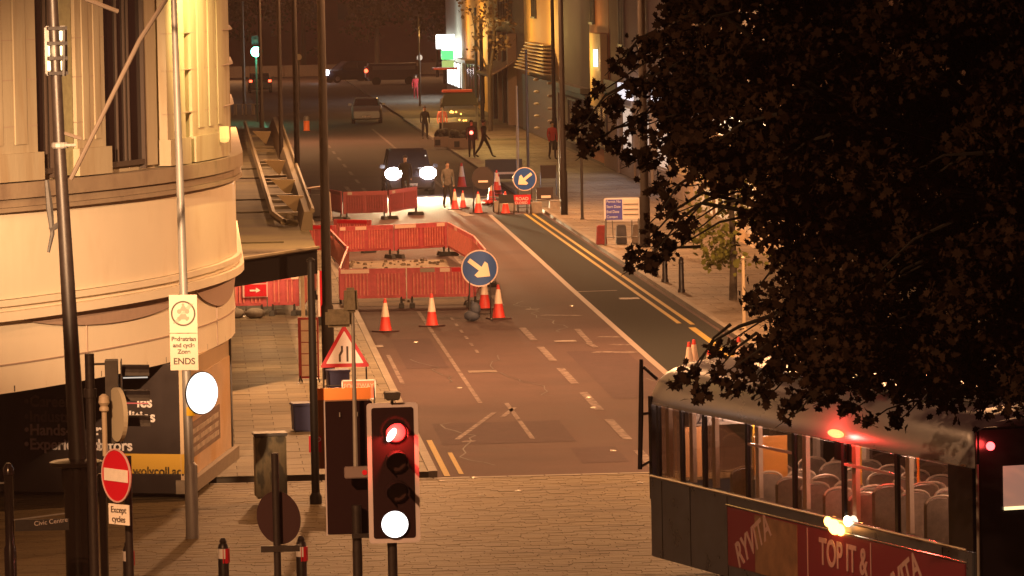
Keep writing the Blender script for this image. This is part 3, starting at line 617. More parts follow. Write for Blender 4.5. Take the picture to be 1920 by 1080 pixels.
# bollards
def bollard(x, y, label):
    t = thing('bollard', label, 'bollard', (x, y, 0), 0, 'black bollards with a red and white band'); b = MB()
    b.lathe([(.07, 0), (.07, .93), (.06, .98), (.045, 1.0), (.05, 1.03), (.025, 1.07)], 14); b.build('shaft', M_black, t, smooth=True)
    b = MB(); b.lathe([(.0715, .8), (.0715, .93)], 14); b.build('white_band', M_white, t, smooth=True)
    b = MB(); b.lathe([(.0735, .74), (.0735, .93)], 7, (.012, 0, 0)); b.build('red_band', M_signred, t); return t
bollard(.18, 66, 'black bollard with a reflective band at the bottom edge right of the grey sign post'); bollard(-1.06, 66, 'black bollard with a reflective band beside the no entry sign'); bollard(1.2, 66, 'black bollard with a reflective band just right of the round dark sign back')
# camouflage cabinet
cb = thing('street_cabinet', 'slim street cabinet wrapped in a mottled leafy pattern on the left pavement', 'cabinet', (1.0, 80.6, .1), R(4))
b = MB(); b.box(0, 0, .5, .5, .4, 1.0); b.build('body', mat('leafy wrap', (.16, .13, .07), .6, noise=.6, nscale=5, dark=(.04, .035, .02), dscale=5, dlow=.45, dhigh=.55, stretch=(1, 1, .45)), cb, bevel=.03)
b = MB(); b.box(0, 0, 1.02, .54, .44, .05); b.build('lid', M_darkgrey, cb, bevel=.01)

# ---- traffic signal heads in the foreground
def halfhood(b, cx, cz, r, y0, L, mi=0):
    vs = []; fs = []; n = 16
    for j in range(n + 1):
        t = -.35 + (math.pi + .7) * j / n
        ln = L * (1 if .2 < j / n < .8 else .75)
        vs += [(cx + r * math.cos(t), y0, cz + r * math.sin(t)), (cx + r * math.cos(t), y0 - ln, cz + r * math.sin(t) * .98 - .01)]
        vs += [(cx + (r + .006) * math.cos(t), y0, cz + (r + .006) * math.sin(t)), (cx + (r + .006) * math.cos(t), y0 - ln, cz + (r + .006) * math.sin(t) * .98 - .01)]
    for j in range(n): a = 4 * j; fs += [(a, a + 4, a + 5, a + 1), (a + 2, a + 3, a + 7, a + 6), (a + 1, a + 5, a + 7, a + 3)]
    b.add(vs, fs, mi)
sg = thing('traffic_signal', 'traffic signal facing the camera with red lamp lit and white lit roundel at the bottom', 'traffic signal', (2.06, 56, 0), R(3))
b = MB(); b.tube([(-.02, .12, 0), (-.02, .12, 2.1)], .055, 12); b.build('post', M_black, sg, smooth=True)
M_bb = mat('signal board black', (.016, .006, .008), .8, spec=.1)
def rrect(x0, z0, x1, z1, r, n=5):
    out = []
    for cx, cz, a0 in ((x1 - r, z0 + r, -90), (x1 - r, z1 - r, 0), (x0 + r, z1 - r, 90), (x0 + r, z0 + r, 180)):
        for k in range(n + 1): a = R(a0 + 90 * k / n); out.append((cx + r * math.cos(a), cz + r * math.sin(a)))
    return out
b = MB(); b.plate(rrect(-.285, 2.06, .285, 3.62, .04), 0, .03); bb = b.build('backing_board', mat('grey board border', (.42, .38, .42), .5), sg)
b = MB(); b.plate(rrect(-.235, 2.11, .235, 3.57, .03), -.004, 0); b.build('board_face', M_bb, bb)
for k, zc in enumerate((3.3, 2.97, 2.64)):
    b = MB(); b.plate(circ(.12, 28, .03, zc), -.05, -.004); h = b.build('lamp_housing', M_bb, sg)
    b = MB(); halfhood(b, .03, zc, .125, -.05, .2); b.build('hood', M_bb, h)
    b = MB(); b.plate(circ(.105, 28, .03, zc), -.062, -.05)
    b.build('lens', glow('lit red lens', (1, .015, .02), 3.2) if k == 0 else mat('unlit lens', (.03, .015, .015), .15), h)
b = MB(); b.plate([(.0 + .045 * math.cos(t) + .035 * math.sin(t), 3.27 + .075 * math.sin(t)) for t in [2 * math.pi * k / 20 for k in range(20)]], -.07, -.062, 0, Matrix.Translation((-.02, 0, .0)) @ Matrix.Rotation(0, 4, 'Y')); b.build('red_lamp_core', glow('red lamp core', (1, .7, .6), 5), sg)
lamp(sg, (.03, -.22, 3.28), 55, (1, .05, .03), 'POINT', .05)
b = MB(); b.plate(circ(.16, 32, 0, 2.27), -.03, -.004); h = b.build('roundel_housing', M_bb, sg)
b = MB(); b.plate(circ(.148, 32, 0, 2.27), -.036, -.03); b.build('lit_roundel', glow('white roundel', (1, .95, .92), 3), h)
b = MB(); b.box(0, 0.0, 3.7, .15, .2, .09, top=1.2); b.tube([(0, 0, 3.6), (0, 0, 3.68)], .02, 6); b.build('detector', M_darkgrey, sg, bevel=.01)
s2 = thing('traffic_signal', 'black traffic signal board seen from behind beside the lit red signal', 'traffic signal', (1.6, 57, 0), R(3))
b = MB(); b.tube([(.06, -.12, 0), (.06, -.12, 2.4)], .055, 12); b.build('post', M_black, s2, smooth=True)
b = MB(); b.plate(rrect(-.27, 2.06, .27, 3.57, .03), 0, .03); b.box(0, .09, 2.85, .3, .14, 1.3); b.build('backing_board', M_bb, s2)
b = MB(); b.plate([(-.275, 2.05), (-.262, 2.05), (-.262, 3.58), (-.275, 3.58)], -.01, .035); b.build('board_edge', mat('grey board border', (.4, .4, .4)), s2)
b = MB(); b.box(.17, -.2, 2.06, .35, .04, .05); b.build('bracket', M_black, s2)
b = MB(); b.tube([(.06, -.16, 2.75), (.06, -.16, 4.6)], [.03, .018], 8); b.build('detector_mast', M_grey, s2, smooth=True)
b = MB(); b.box(.09, -.2, 2.78, .33, .1, .13); mm_ = b.build('junction_box', mat('dusty grey box', (.17, .13, .13), .6), s2, bevel=.01)
b = MB(); b.plate(circ(.03, 14, .15, 2.78), -.256, -.25); b.build('red_dot', M_signred, mm_)
b = MB(); b.box(.04, -.16, 4.72, .16, .12, .28, top=.9); b.box(-.1, -.16, 4.52, .3, .1, .2, rz=.0); b.build('detector_head', mat('mossy grey plastic', (.16, .14, .10), .8, noise=.4, nscale=20), s2, bevel=.03)
for dx in (-.1, .1):
    b = MB(); b.box(dx, -.02, 3.42, .012, .02, .05); b.build('fixing_clip', M_grey, s2)

# ---- temporary road signs on the left
tn = thing('road_narrows_sign', 'red bordered triangle sign warning that the road narrows from the left', 'road sign', (2.73, 99, 0))
def tri(r, cz=0): return [(-r, cz), (r, cz), (0, cz + r * 1.62)]
def rtri(s, h, cz, r=.03):
    P = [Vector((-s, cz)), Vector((s, cz)), Vector((0, cz + h))]; out = []
    for i in range(3):
        p, a, c = P[i], P[i - 1], P[(i + 1) % 3]; da = (a - p).normalized(); dc = (c - p).normalized(); out += [tuple(p + da * r * 1.6), tuple(p + (da + dc) * r * .35), tuple(p + dc * r * 1.6)]
    return out
b = MB(); b.plate(rtri(.49, .85, .75), 0, .02); b.build('red_border', M_signred, tn)
b = MB(); b.plate(rtri(.37, .64, .825, .015), -.006, 0); b.build('white_face', mat('warm white sheeting', (.92, .84, .86), .4), tn)
b = MB(); b.plate([(.035, .86), (.075, .86), (.075, 1.16), (.035, 1.16)], -.012, -.006)
b.plate([(-.115, .86), (-.075, .86), (-.075, .98), (-.03, 1.06), (-.03, 1.17), (-.07, 1.17), (-.07, 1.08), (-.115, 1.0)], -.012, -.006); b.build('road_symbol', M_ink, tn)
b = MB()
b.tube([(-.42, -.12, .4), (.42, -.12, .4)], .012, 6); b.build('cross_bar', M_black, tn); legs(tn, M_black, .014, [((x, .03, .8), (x, y_, .02)) for x in (-.42, .42) for y_ in (-.25, .35)])
sb = MB(); sb.ball((0, 0, .1), .22, 8, sc=(1.2, .8, .5)); tag(sb.build('sandbag', mat('dark sandbag', (.05, .045, .05), .9, noise=.3), loc=(2.5, 99.3, .05)), 'dark sandbag weighing down the frame of the red triangle sign', 'sandbag')
ob = thing('diversion_sign', 'large orange topped temporary sign leaning behind the black signal board', 'road sign', (2.15, 81, .0))
b = MB(); b.box(0, 0, 1.1, .94, .03, 1.2); b.build('back_board', mat('sign board brown', (.25, .1, .03), .6), ob)
b = MB(); b.box(0, -.02, 1.7, .98, .03, .19); b.build('orange_strip', M_orange, ob)
b = MB(); b.box(-.42, -.024, 1.33, .1, .02, .52); b.build('yellow_edge', M_yellow, ob)
b = MB()
legs(ob, M_grey, .018, [((x, 0, 1.6), (x, y_, .02)) for x in (-.44, .44) for y_ in (-.3, .45)])
b = MB(); b.box(-.42, -.03, .9, .2, .02, .26); q_ = b.build('red_label', M_signred, ob); text('NO', .11, M_white, q_, (-.5, -.045, .94)); text('M', .1, M_white, q_, (-.46, -.045, .82))
fb = thing('footway_sign', 'small red rectangular FOOTWAY sign above the orange topped sign', 'road sign', (2.78, 92, .0))
b = MB(); b.box(0, 0, .87, .62, .02, .36); q_ = b.build('panel', mat('orange red panel', (.75, .16, .08), .4), fb)
b = MB(); [b.box(*a) for a in ((0, -.013, 1.04, .62, .008, .02), (0, -.013, .7, .62, .008, .02), (-.3, -.013, .87, .02, .008, .36), (.3, -.013, .87, .02, .008, .36))]; b.build('border', M_white, q_)
text('FOOTWAY', .115, mat('pale orange text', (.8, .5, .35), .5), q_, (0, -.015, .9), align='CENTER', sx=.95); text('CLOSED', .115, MATS['pale orange text'], q_, (0, -.015, .76), align='CENTER', sx=.95)
legs(fb, M_black, .014, [((x, .02, 1), (x, y_, .02)) for x in (-.28, .28) for y_ in (-.25, .3)])
nb = thing('notice_board', 'tall narrow red framed board with white sheets standing left of the slim post', 'notice board', (2.12, 103.5, .1), R(-12))
b = MB(); b.box(0, 0, .72, .42, .04, 1.25); b.build('frame_panel', mat('dull red frame', (.3, .04, .04), .5), nb)
for k in range(5):
    b = MB(); b.box(.02, -.026, .25 + k * .235, .33, .01, .215); b.build('sheet', mat('printed sheet', (.72, .6, .48), .5, noise=.12, nscale=10), nb)
legs(nb, M_black, .015, [((x, 0, .15), (x, y_, 0)) for x in (-.18, .18) for y_ in (-.2, .2)])
for (px, py, wd, h, lab) in ((571, 808, .42, .5, 'dark blue plastic tub standing on the left pavement below the red framed board'), (634, 742, .4, .5, 'dark blue plastic tub standing behind the red triangle sign')):
    x, y = G(px, py, .1); t = thing('plastic_tub', lab, 'tub', (x, y, .1), .1); b = MB(); b.box(0, 0, h / 2, wd, .4, h, top=1.08); b.build('body', mat('navy plastic', (.02, .025, .09), .5), t, bevel=.03); b = MB(); b.box(0, 0, h, wd * 1.14, .47, .05); b.build('rim', MATS['navy plastic'], t, bevel=.01)

# ================================================================== BARRIERS
M_strip = mat('pale reflective strip', (.8, .6, .5), .35); M_dgf = mat('barrier foot rubber', (.03, .03, .03), .8)
def barrier(x0, y0, x1, y1, label, ztop=1.0, strips=((.05, .25, 1),), zb=0., dull=False, slots=True):
    L = math.dist((x0, y0), (x1, y1)); a = math.atan2(y1 - y0, x1 - x0)
    t = thing('pedestrian_barrier', label, 'barrier', (x0, y0, zb), a, 'red plastic pedestrian barriers around the works')
    m = mat('dull red plastic', (.22, .045, .05), .6, noise=.2) if dull else M_red
    b = MB(); b.box(L / 2, 0, ztop - .07, L, .05, .15); b.box(L / 2, 0, .29, L, .04, .08); b.box(.05, 0, .6, .1, .045, .75); b.box(L - .05, 0, .6, .1, .045, .75); b.box(L / 2, .0, .6, .09, .045, .7); b.box(L / 2, 0, .62, L - .1, .012, .62); b.build('frame', m, t, bevel=.006)
    n = int((L - .3) / .085); 
    for k in range(n):
        x = .17 + k * (L - .34) / max(1, n - 1)
        if abs(x - L / 2) < .07: continue
        b = MB(); b.box(x, -.012, .6, .036, .05, .56, top=.9); b.build('rib', m if dull else mat('paler red rib', (.62, .2, .17), .5, noise=.3, nscale=9), t)  # ribs in a paler red than the frame
    for (u0, u1, c) in strips:
        b = MB(); b.box(L * (u0 + u1) / 2, -.029, ztop - .06, L * (u1 - u0), .006, .1); b.build('reflective_strip', M_strip if c == 1 else M_signred if c == 2 else mat('grey strip', (.3, .26, .22), .5), t)
    for x in (.12, L - .12):
        b = MB(); b.box(x, 0, .06, .14, .62, .12, top=.85); b.box(x, 0, .17, .06, .05, .24); b.build('foot', M_dgf, t, bevel=.01)
    return t
barrier(3.45, 128.4, 5.13, 128.3, 'front row barrier beside the lamp column, with a pale strip', strips=((.02, .45, 1),))
barrier(5.16, 128.3, 6.84, 128.2, 'front row barrier next to the blue arrow sign, with grey, pale and red strips', strips=((.2, .42, 3), (.5, .65, 1), (.68, .98, 2)))
barrier(4.05, 150.6, 5.7, 151.2, 'back row barrier at the left with slotted panel, behind the front row', strips=((.3, .5, 1), (.02, .12, 1)))
barrier(5.73, 151.2, 7.35, 152.2, 'back row barrier at the right with slotted panel and pale strips', strips=((.0, .4, 1), (.8, .95, 1)))
barrier(7.38, 152.0, 7.7, 143.8, 'right side barrier bending away from the back row', strips=((.3, .4, 1),))
barrier(7.7, 143.6, 7.62, 136.4, 'right side barrier in the middle above the blue arrow sign', strips=((.3, .4, 1),))
barrier(7.6, 136.2, 6.9, 128.6, 'right side barrier joining the front row behind the blue arrow sign', strips=((.3, .4, 1),))
barrier(3.75, 150.2, 3.95, 139.8, 'left side barrier next to the lamp column at its far end', strips=((.3, .4, 1),))
barrier(4.0, 139.4, 3.47, 128.8, 'left side barrier next to the lamp column at its near end', strips=((.3, .4, 1),))
barrier(2.95, 152.4, 4.0, 151.6, 'short barrier left of the lamp column at the back', strips=((.3, .9, 2),))
barrier(4.05, 155.5, 5.15, 154.5, 'barrier standing close behind the back row at the left, with a red top', strips=((.1, .9, 2),))
bl = barrier(.62, 124.9, 1.55, 124.9, 'pavement barrier by the curved building, carrying the red arrow panel', strips=((.1, .7, 1),), zb=.1)
barrier(1.58, 124.9, 2.35, 124.8, 'pavement barrier next to the slim post with pale blocks on top', strips=((.0, .35, 1), (.75, 1, 1)), zb=.1)
barrier(2.45, 124.6, 2.9, 131, 'pavement barrier turning away along the kerb', strips=((.1, .7, 1),), zb=.1)
barrier(4.9, 175.6, 6.45, 175.9, 'far dull barrier standing in shade before the lit car, left', strips=((.1, .2, 3),), dull=True)
barrier(6.5, 175.9, 7.6, 178.9, 'far dull barrier angled towards the lit car, right', strips=((.1, .2, 3),), dull=True)
barrier(3.9, 181, 4.85, 176, 'far dull barrier along the left kerb behind the lamp column', strips=((.1, .6, 1),), dull=True)
rp = thing('arrow_panel', 'small red panel with a white arrow pointing right, hung on the pavement barrier', 'sign', (1.27, 124.84, .1))
b = MB(); b.box(0, 0, .68, .62, .02, .44); pb = b.build('white_border', mat('pinkish border', (.7, .45, .45), .5), rp, bevel=.004)
b = MB(); b.box(0.01, -.014, .63, .54, .008, .3); b.build('red_face', M_signred, pb)
b = MB(); b.box(.01, -.014, .84, .54, .008, .06); b.build('red_face', M_signred, pb)
b = MB(); b.plate([(-.13, .61), (.02, .61), (.02, .57), (.13, .63), (.02, .7), (.02, .65), (-.13, .65)], -.024, -.018); b.build('arrow', M_white, pb)
for (x, y, l) in ((1.25, 124.0, 'grey sandbag on the pavement below the red arrow panel'), (.75, 124.2, 'brown sandbag at the building end of the pavement barriers')):
    s = MB(); s.ball((0, 0, .12), .25, 8, sc=(1, .8, .55)); tag(s.build('sandbag', mat('grey sandbag', (.16, .14, .12), .9, noise=.4, nscale=8), loc=(x, y, .1), smooth=True), l, 'sandbag')
# timber and tape odds beside the post
for (px, y, h, c, l) in ((568, 123, 1.35, (.45, .36, .25), 'pale upright plank leaning by the end of the pavement barriers'), (580, 122.4, 1.1, (.4, .32, .2), 'yellowish upright plank next to the slim post behind the notice board')):
    x = AT(px, 560, y)[0]; t = MB(); t.box(0, 0, h / 2, .09, .05, h); tag(t.build('plank', mat('plank ' + l[:6], c, .7, noise=.2), loc=(x, y, .1)), l, 'plank')
x = AT(601, 520, 121)[0]; t = MB(); t.box(0, 0, .75, .16, .03, 1.1); 
tp = thing('marker_board', 'upright red and white marker board leaning beside the lamp column', 'marker board', (x, 121, .1), R(20)); t.build('board', M_signred, tp); b = MB(); b.box(-.06, -.02, .75, .05, .012, 1.1); b.build('white_edge', M_white, tp); b = MB(); b.box(0, 0, .1, .3, .25, .2); b.build('foot', M_rubber, tp)

# ================================================================== CONES
M_conered = mat('cone red', (.6, .04, .03), .5, noise=.15); M_conew = mat('cone sleeve', (.78, .62, .52), .4, noise=.1); M_coneb = mat('cone base', (.05, .02, .02), .8)
def cone():
    t = thing('traffic_cone', 'cone', 'traffic cone', (0, 0, 0), 0, 'red and white traffic cones around the works')
    b = MB(); b.flat(rrect(-.25, -.25, .25, .25, .06, 3), 0, .035); b.build('base', M_coneb, t)
    r = lambda z: .145 - .115 * (z - .03) / .75
    b = MB(); b.lathe([(.165, .03), (.145, .06), (r(.36), .36)], 16); b.build('lower_body', M_conered, t, smooth=True); b = MB(); b.lathe([(r(.68), .68), (r(.78), .78), (.02, .79)], 16); b.build('tip', M_conered, t, smooth=True)
    b = MB(); b.lathe([(r(.355) + .003, .355), (r(.685) + .003, .685)], 16); b.build('sleeve', M_conew, t, smooth=True); return t
c0 = cone(); first = True
for (px, py, l, s) in ((723, 622, 'leftmost cone on the road below the red barriers', 1), (810, 612, 'second cone from the left, standing on the worn white line', 1), (935, 598, 'cone standing right beside the near blue arrow sign', 1.06), (909, 580, 'cone standing behind the near blue arrow sign against the barrier', 1.05),
                       (897, 400, 'far cone before the legs of the dark round sign', 1), (948, 401, 'far cone between the dark round sign and the far blue arrow', 1), (853, 393, 'far cone right of the person in front of the headlights, nearer', .95), (868, 390, 'far cone beside the first at the right of the walking person', .8),
                       (1293, 713, 'cone behind the bus roof, left of a close pair', 1), (1302, 708, 'cone behind the bus roof, right of a close pair', 1), (1386, 703, 'cone by the kerb at the right, above the bus roof', 1), (1330, 722, 'cone low behind the bus roof between the pair and the kerb', .9)):
    x, y = G(px, py)
    if first: o = c0; first = False
    else: o = dup(c0, (0, 0, 0))
    o.location = (x, y, .0); o['label'] = l; o.scale = (s, s, s); o.rotation_euler.z = random.random()
x, y = G(866, 352); o = dup(c0, (x, y, 0), .2, 'tall bright cone standing beyond the far works by the headlights car'); o.scale = (1.25,) * 3
for k, (dx, dz) in enumerate(((0, 0), (.03, .14), (-.02, .28))):
    x, y = G(933, 372); o = dup(c0, (x + dx, y, dz), .5 * k, ('bottom', 'middle', 'top')[k] + ' cone of the stack behind the far works signs')
x, y = G(922, 375); dup(c0, (x, y, 0), .3, 'cone left of the stack of cones behind the far signs')
sr = thing('stacked_cone_bases', 'low pile of red and white cone tops lying beside the far cone stack', 'cones', (*G(918, 385), 0))
b = MB()
for k in range(4): b.tube([(-.2 + k * .13, 0, .1), (-.15 + k * .13, -.5, .12)], [.11, .03], 10)
b.build('cone_body', M_conered, sr)

# ================================================================== ARROW SIGNS AND BOARDS
def arrow_sign(x, y, r, cz, label, ang, lean=0.):
    t = thing('keep_arrow_sign', label, 'road sign', (x, y, 0))
    b = MB(); disc(b, r, 0, .02, 0, cz); b.build('blue_disc', M_signblue, t)
    b = MB(); ring(b, r * .93, r * 1.0, -.006, .012, 0, cz); b.build('white_rim', mat('pale rim', (.65, .5, .45), .4), t)
    Mx = Matrix.Translation((0, 0, cz)) @ Matrix.Rotation(ang, 4, 'Y')
    b = MB(); k = r / .45; b.plate([(-.33 * k, -.055 * k), (.02 * k, -.055 * k), (.0 * k, -.21 * k), (.09 * k, -.21 * k), (.32 * k, 0), (.09 * k, .21 * k), (.0 * k, .21 * k), (.02 * k, .055 * k), (-.33 * k, .055 * k)], -.012, -.006, 0, Mx); b.build('arrow', mat('cream arrow', (.82, .68, .5), .4), t)
    b = MB(); g = cz - r * .5
    legs(t, M_black, .014, [((q * r * .55, .03, g), (q * r * .6, y_, .02)) for q in (-1, 1) for y_ in (-.22, .4)] + [((q * r * .6, -.22, .02), (q * r * .6, .4, .02)) for q in (-1, 1)])
    b = MB(); b.tube([(-r * .6, -.18, .18), (r * .6, -.18, .18)], .012, 6); b.build('cross_bar', M_black, t); return t
arrow_sign(6.7, 122.6, .45, 1.28, 'near round blue sign with a cream arrow pointing down to the right', R(38))
s = MB(); s.ball((-.03, 0, .14), .2, 10, sc=(1, .8, .7)); s.ball((.05, -.02, .3), .15, 8, sc=(.9, .8, 1.1)); s.tube([(.02, 0, .38), (-.02, 0, .5)], [.07, .03], 8); tag(s.build('sandbag', mat('blue black sandbag', (.05, .055, .075), .7, noise=.4, nscale=8), loc=(6.52, 122.5, 0), smooth=True), 'dark bluish sandbag tied under the near blue arrow sign', 'sandbag')
x, y = G(985, 398); arrow_sign(x, y, .42, 1.18, 'far round blue sign with a pale arrow pointing down to the left', R(142))
x, y = G(907, 400)
t = thing('round_sign', 'far round sign seen from behind, dark disc with a white label', 'road sign', (x, y, 0)); b = MB(); disc(b, .4, 0, .02, 0, 1.25); b.build('disc', mat('dark sign back', (.03, .02, .02), .6), t)
b = MB(); b.box(0, -.008, 1.13, .34, .006, .07); b.build('label_plate', M_conew, t)
legs(t, M_black, .016, [((q * .33, 0, 1.1), (q * .36, e, .02)) for q in (-1, 1) for e in (-.25, .3)])
def board(px, py, wd, h, z0, label, m, lab=True):
    x, y = G(px, py); t = thing('sign_board', label, 'sign board', (x, y, 0), 0, 'black backed works boards'); b = MB(); b.box(0, 0, z0 + h / 2, wd, .03, h); b.build('panel', m, t, bevel=.004)
    if lab: b = MB(); b.box(.04, -.02, z0 + h * .3, wd * .55, .006, .09); b.build('label_plate', M_conew, t)
    legs(t, M_black, .014, [((q * wd * .48, 0, z0 + h * .5), (q * wd * .5, e, .02)) for q in (-1, 1) for e in (-.22, .25)]); return t
M_bk = mat('board back', (.03, .018, .018), .6)
board(1022, 392, .62, .48, .3, 'dark rectangular board with a pale label left of the lamp column', M_bk)
board(1029, 372, .6, .5, .75, 'dark rectangular board on long legs above the labelled one', M_bk, False)
board(945, 345, 1.5, .8, .2, 'wide dark board with a pale label before the shop columns', mat('olive dark board', (.07, .06, .05), .6))
rb_ = board(980, 402, .6, .34, .35, 'small red lettered plate below the far blue arrow', M_signred, False)
text('ROAD', .16, M_white, rb_, (-.24, -.02, .5)); text('CLOSED', .12, M_white, rb_, (-.27, -.02, .37))
board(962, 402, 1.0, .3, .4, 'low black plastic board between the far cones', M_rubber, False)
for (px, py, w_, l) in ((935, 398, .35, 'grey concrete block left of the far cone'), (960, 396, .3, 'grey concrete block right of the far cone'), (1005, 400, .45, 'dark sandbag heap under the labelled board'), (1040, 396, .4, 'pale block at the kerb end of the far works')):
    x, y = G(px, py); t = MB(); t.box(0, 0, .2, w_, .4, .4, top=.9); tag(t.build('kerb_block', mat('concrete block', (.22, .18, .15), .8, noise=.3), loc=(x, y, 0), bevel=.02), l, 'block')
b = MB(); b.tube([(11.1, 178.8, .52), (12.4, 176.0, .5)], .02, 6); b.tube([(9.9, 180, .55), (11.1, 178.8, .52)], .02, 6); tag(b.build('barrier_pole', M_grey), 'thin grey rail running between the far works boards and lamp column', 'rail')
# permit board
pbx = thing('permit_board', 'white framed permit board with blue left column by the thick lamp column', 'information board', (12.8, 154, .1), R(-5))
b = MB(); b.plate(rrect(-.55, .72, .55, 1.44, .06), 0, .03); fr = b.build('frame_panel', mat('off white panel', (.78, .72, .68), .4), pbx)
b = MB(); b.box(-.24, -.006, 1.08, .5, .008, .62); b.build('blue_column', mat('violet blue print', (.06, .05, .42), .4), fr)
for k in range(4): b = MB(); b.box(.27, -.006, 1.32 - k * .155, .46, .008, .13); b.build('entry_field', mat('cream field', (.82, .68, .56), .4), fr)
for k in range(3): b = MB(); b.box(.27, -.012, 1.24 - k * .155, .46, .012, .018); b.build('field_rule', M_ink, fr)
for k, s_ in enumerate(('Permit No', 'Start Date', 'End Date', 'Contact')): text(s_, .12, M_white, fr, (-.47, -.014, 1.29 - k * .155), sx=.85)
legs(pbx, M_darkgrey, .03, [((q * .5, .02, .8), (q * .52, e, 0)) for q in (-1, 1) for e in (-.3, .4)]); legs(pbx, M_darkgrey, .014, [((-.5, -.2, .25), (.5, -.2, .25)), ((-.3, -.1, .75), (-.28, -.25, .2)), ((.3, -.1, .75), (.28, -.25, .2))])
for (dx, dy, c_, l) in ((-.62, .3, (.2, .02, .02), 'dark red bag leaning at the left of the permit board'), (0, .4, (.05, .045, .05), 'dark box standing behind the legs of the permit board'), (.5, .5, (.12, .09, .07), 'brown box at the right leg of the permit board')):
    t = MB(); t.box(0, 0, .3, .34, .3, .6, top=.8); tag(t.build('box', mat('box ' + l[:9], c_, .7, noise=.3), loc=(12.8 + dx, 154 + dy, .1), bevel=.03), l, 'box')
# bollards on right pavement
for (px, py, h, l) in ((1278, 548, .92, 'slim black cast bollard on the right pavement, nearest of the row'), (1247, 529, .9, 'slim black cast bollard on the right pavement, second of the row'), (1228, 516, .8, 'slim black cast bollard half behind leaves, third of the row'), (1192, 330, 1.0, 'dark bollard on the far right pavement by the lamp column')):
    x, y = G(px, py, .1); t = thing('cast_bollard', l, 'bollard', (x, y, .1), 0, 'black cast bollards on the right pavement')
    b = MB(); b.lathe([(.1, 0), (.1, .06), (.075, .1), (.065, h * .8), (.08, h * .82), (.06, h * .86), (.07, h * .93), (.03, h)], 12); b.build('shaft', M_black, t, smooth=True)
# traffic cylinder far (orange with grey top)
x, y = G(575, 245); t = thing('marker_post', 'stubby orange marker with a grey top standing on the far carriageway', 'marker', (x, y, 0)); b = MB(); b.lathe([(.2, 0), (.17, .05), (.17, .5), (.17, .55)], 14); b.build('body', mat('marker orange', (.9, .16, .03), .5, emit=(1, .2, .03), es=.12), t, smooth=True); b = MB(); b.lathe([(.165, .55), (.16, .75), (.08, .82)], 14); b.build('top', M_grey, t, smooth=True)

# ================================================================== VEHICLES
M_glassd = mat('dark car glass', (.012, .012, .014), .06, spec=.8); M_tyre = mat('tyre', (.015, .015, .015), .9)
def loft(b, rings, mi=0):
    n = len(rings[0]); vs = [p for r in rings for p in r]; fs = []
    for i in range(len(rings) - 1):
        for j in range(n): fs.append((i * n + j, i * n + (j + 1) % n, (i + 1) * n + (j + 1) % n, (i + 1) * n + j))
    fs += [tuple(range(n))[::-1], tuple((len(rings) - 1) * n + j for j in range(n))]; b.add(vs, fs, mi)
def car(label, loc, rz, paint, kind='suv', front=None, rear=None, name='parked_car'):
    H = 1.72 if kind == 'suv' else 1.45; W = .93 if kind == 'suv' else .88; L = 4.5
    t = thing(name, label, 'car', loc, rz)
    def ringb(y, hw, z0, z1): return [(-hw * .94, y, z0), (-hw, y, z0 + .2), (-hw, y, z1 - .16), (-hw * .93, y, z1), (hw * .93, y, z1), (hw, y, z1 - .16), (hw, y, z0 + .2), (hw * .94, y, z0)]
    b = MB(); loft(b, [ringb(0, W * .86, .32, .72), ringb(.12, W * .96, .24, .86), ringb(.7, W, .22, .98), ringb(1.15, W, .22, 1.04), ringb(3.6, W, .22, 1.06), ringb(4.3, W * .97, .26, 1.0), ringb(L, W * .88, .35, .85)])
    b.build('body', paint, t, smooth=True)
    def ringc(y, hw, z, hw0=.9): return [(-W * hw0, y, 1.0), (-hw, y, z), (hw, y, z), (W * hw0, y, 1.0)]
    b = MB(); loft(b, [ringc(1.0, W * .86, 1.03), ringc(1.75, W * .74, H - .05), ringc(3.6, W * .74, H - .06), ringc(4.25 if kind != 'suv' else 4.35, W * .84, 1.05)]); b.build('glasshouse', M_glassd, t, smooth=False)
    b = MB(); loft(b, [[(-W * .72, 1.78, H - .05), (-W * .68, 1.85, H), (W * .68, 1.85, H), (W * .72, 1.78, H - .05)], [(-W * .74, 3.55, H - .05), (-W * .68, 3.5, H), (W * .68, 3.5, H), (W * .74, 3.55, H - .05)]])
    for q in (-1, 1): b.tube([(q * W * .86, 1.02, 1.05), (q * W * .745, 1.77, H - .04)], .035, 6); b.tube([(q * W * .84, 4.28, 1.04), (q * W * .745, 3.6, H - .04)], .05, 6); b.tube([(q * W * .9, 2.7, 1.02), (q * W * .745, 2.68, H - .04)], .03, 6)
    b.build('roof', paint, t, smooth=True)
    for q in (-1, 1):
        for y in (.85, 3.6):
            b = MB(); b.tube([(q * (W - .2), y, .33), (q * (W + .01), y, .33)], .33, 18); wl = b.build('wheel', M_tyre, t); b = MB(); b.tube([(q * (W - .1), y, .33), (q * (W + .02), y, .33)], .2, 12); b.build('rim', M_grey, wl)
        b = MB(); b.box(q * (W + .1), 1.25, 1.1, .2, .12, .14); b.build('wing_mirror', paint, t, bevel=.02)
        hz = .86 if kind == 'suv' else .7
        b = MB(); b.ball((q * (W - .26), .0 if front else .09, hz), .27 if front else .1, 8, sc=(1.2, .6, .9)); b.build('headlight', front or mat('chrome lamp', (.8, .8, .8), .1, .8), t, smooth=True)
        b = MB(); b.box(q * (W - .16), L - .04, .9, .22, .1, .16); b.build('tail_light', rear or mat('dark tail', (.2, .01, .01), .3), t)
    b = MB(); b.box(0, .01, .42, .52, .02, .11); b.build('number_plate', mat('plate white', (.7, .66, .6), .4), t)
    b = MB(); b.box(0, .03, .64, 1.0, .04, .14); b.build('grille', M_black, t); return t
x, y = G(771, 367)
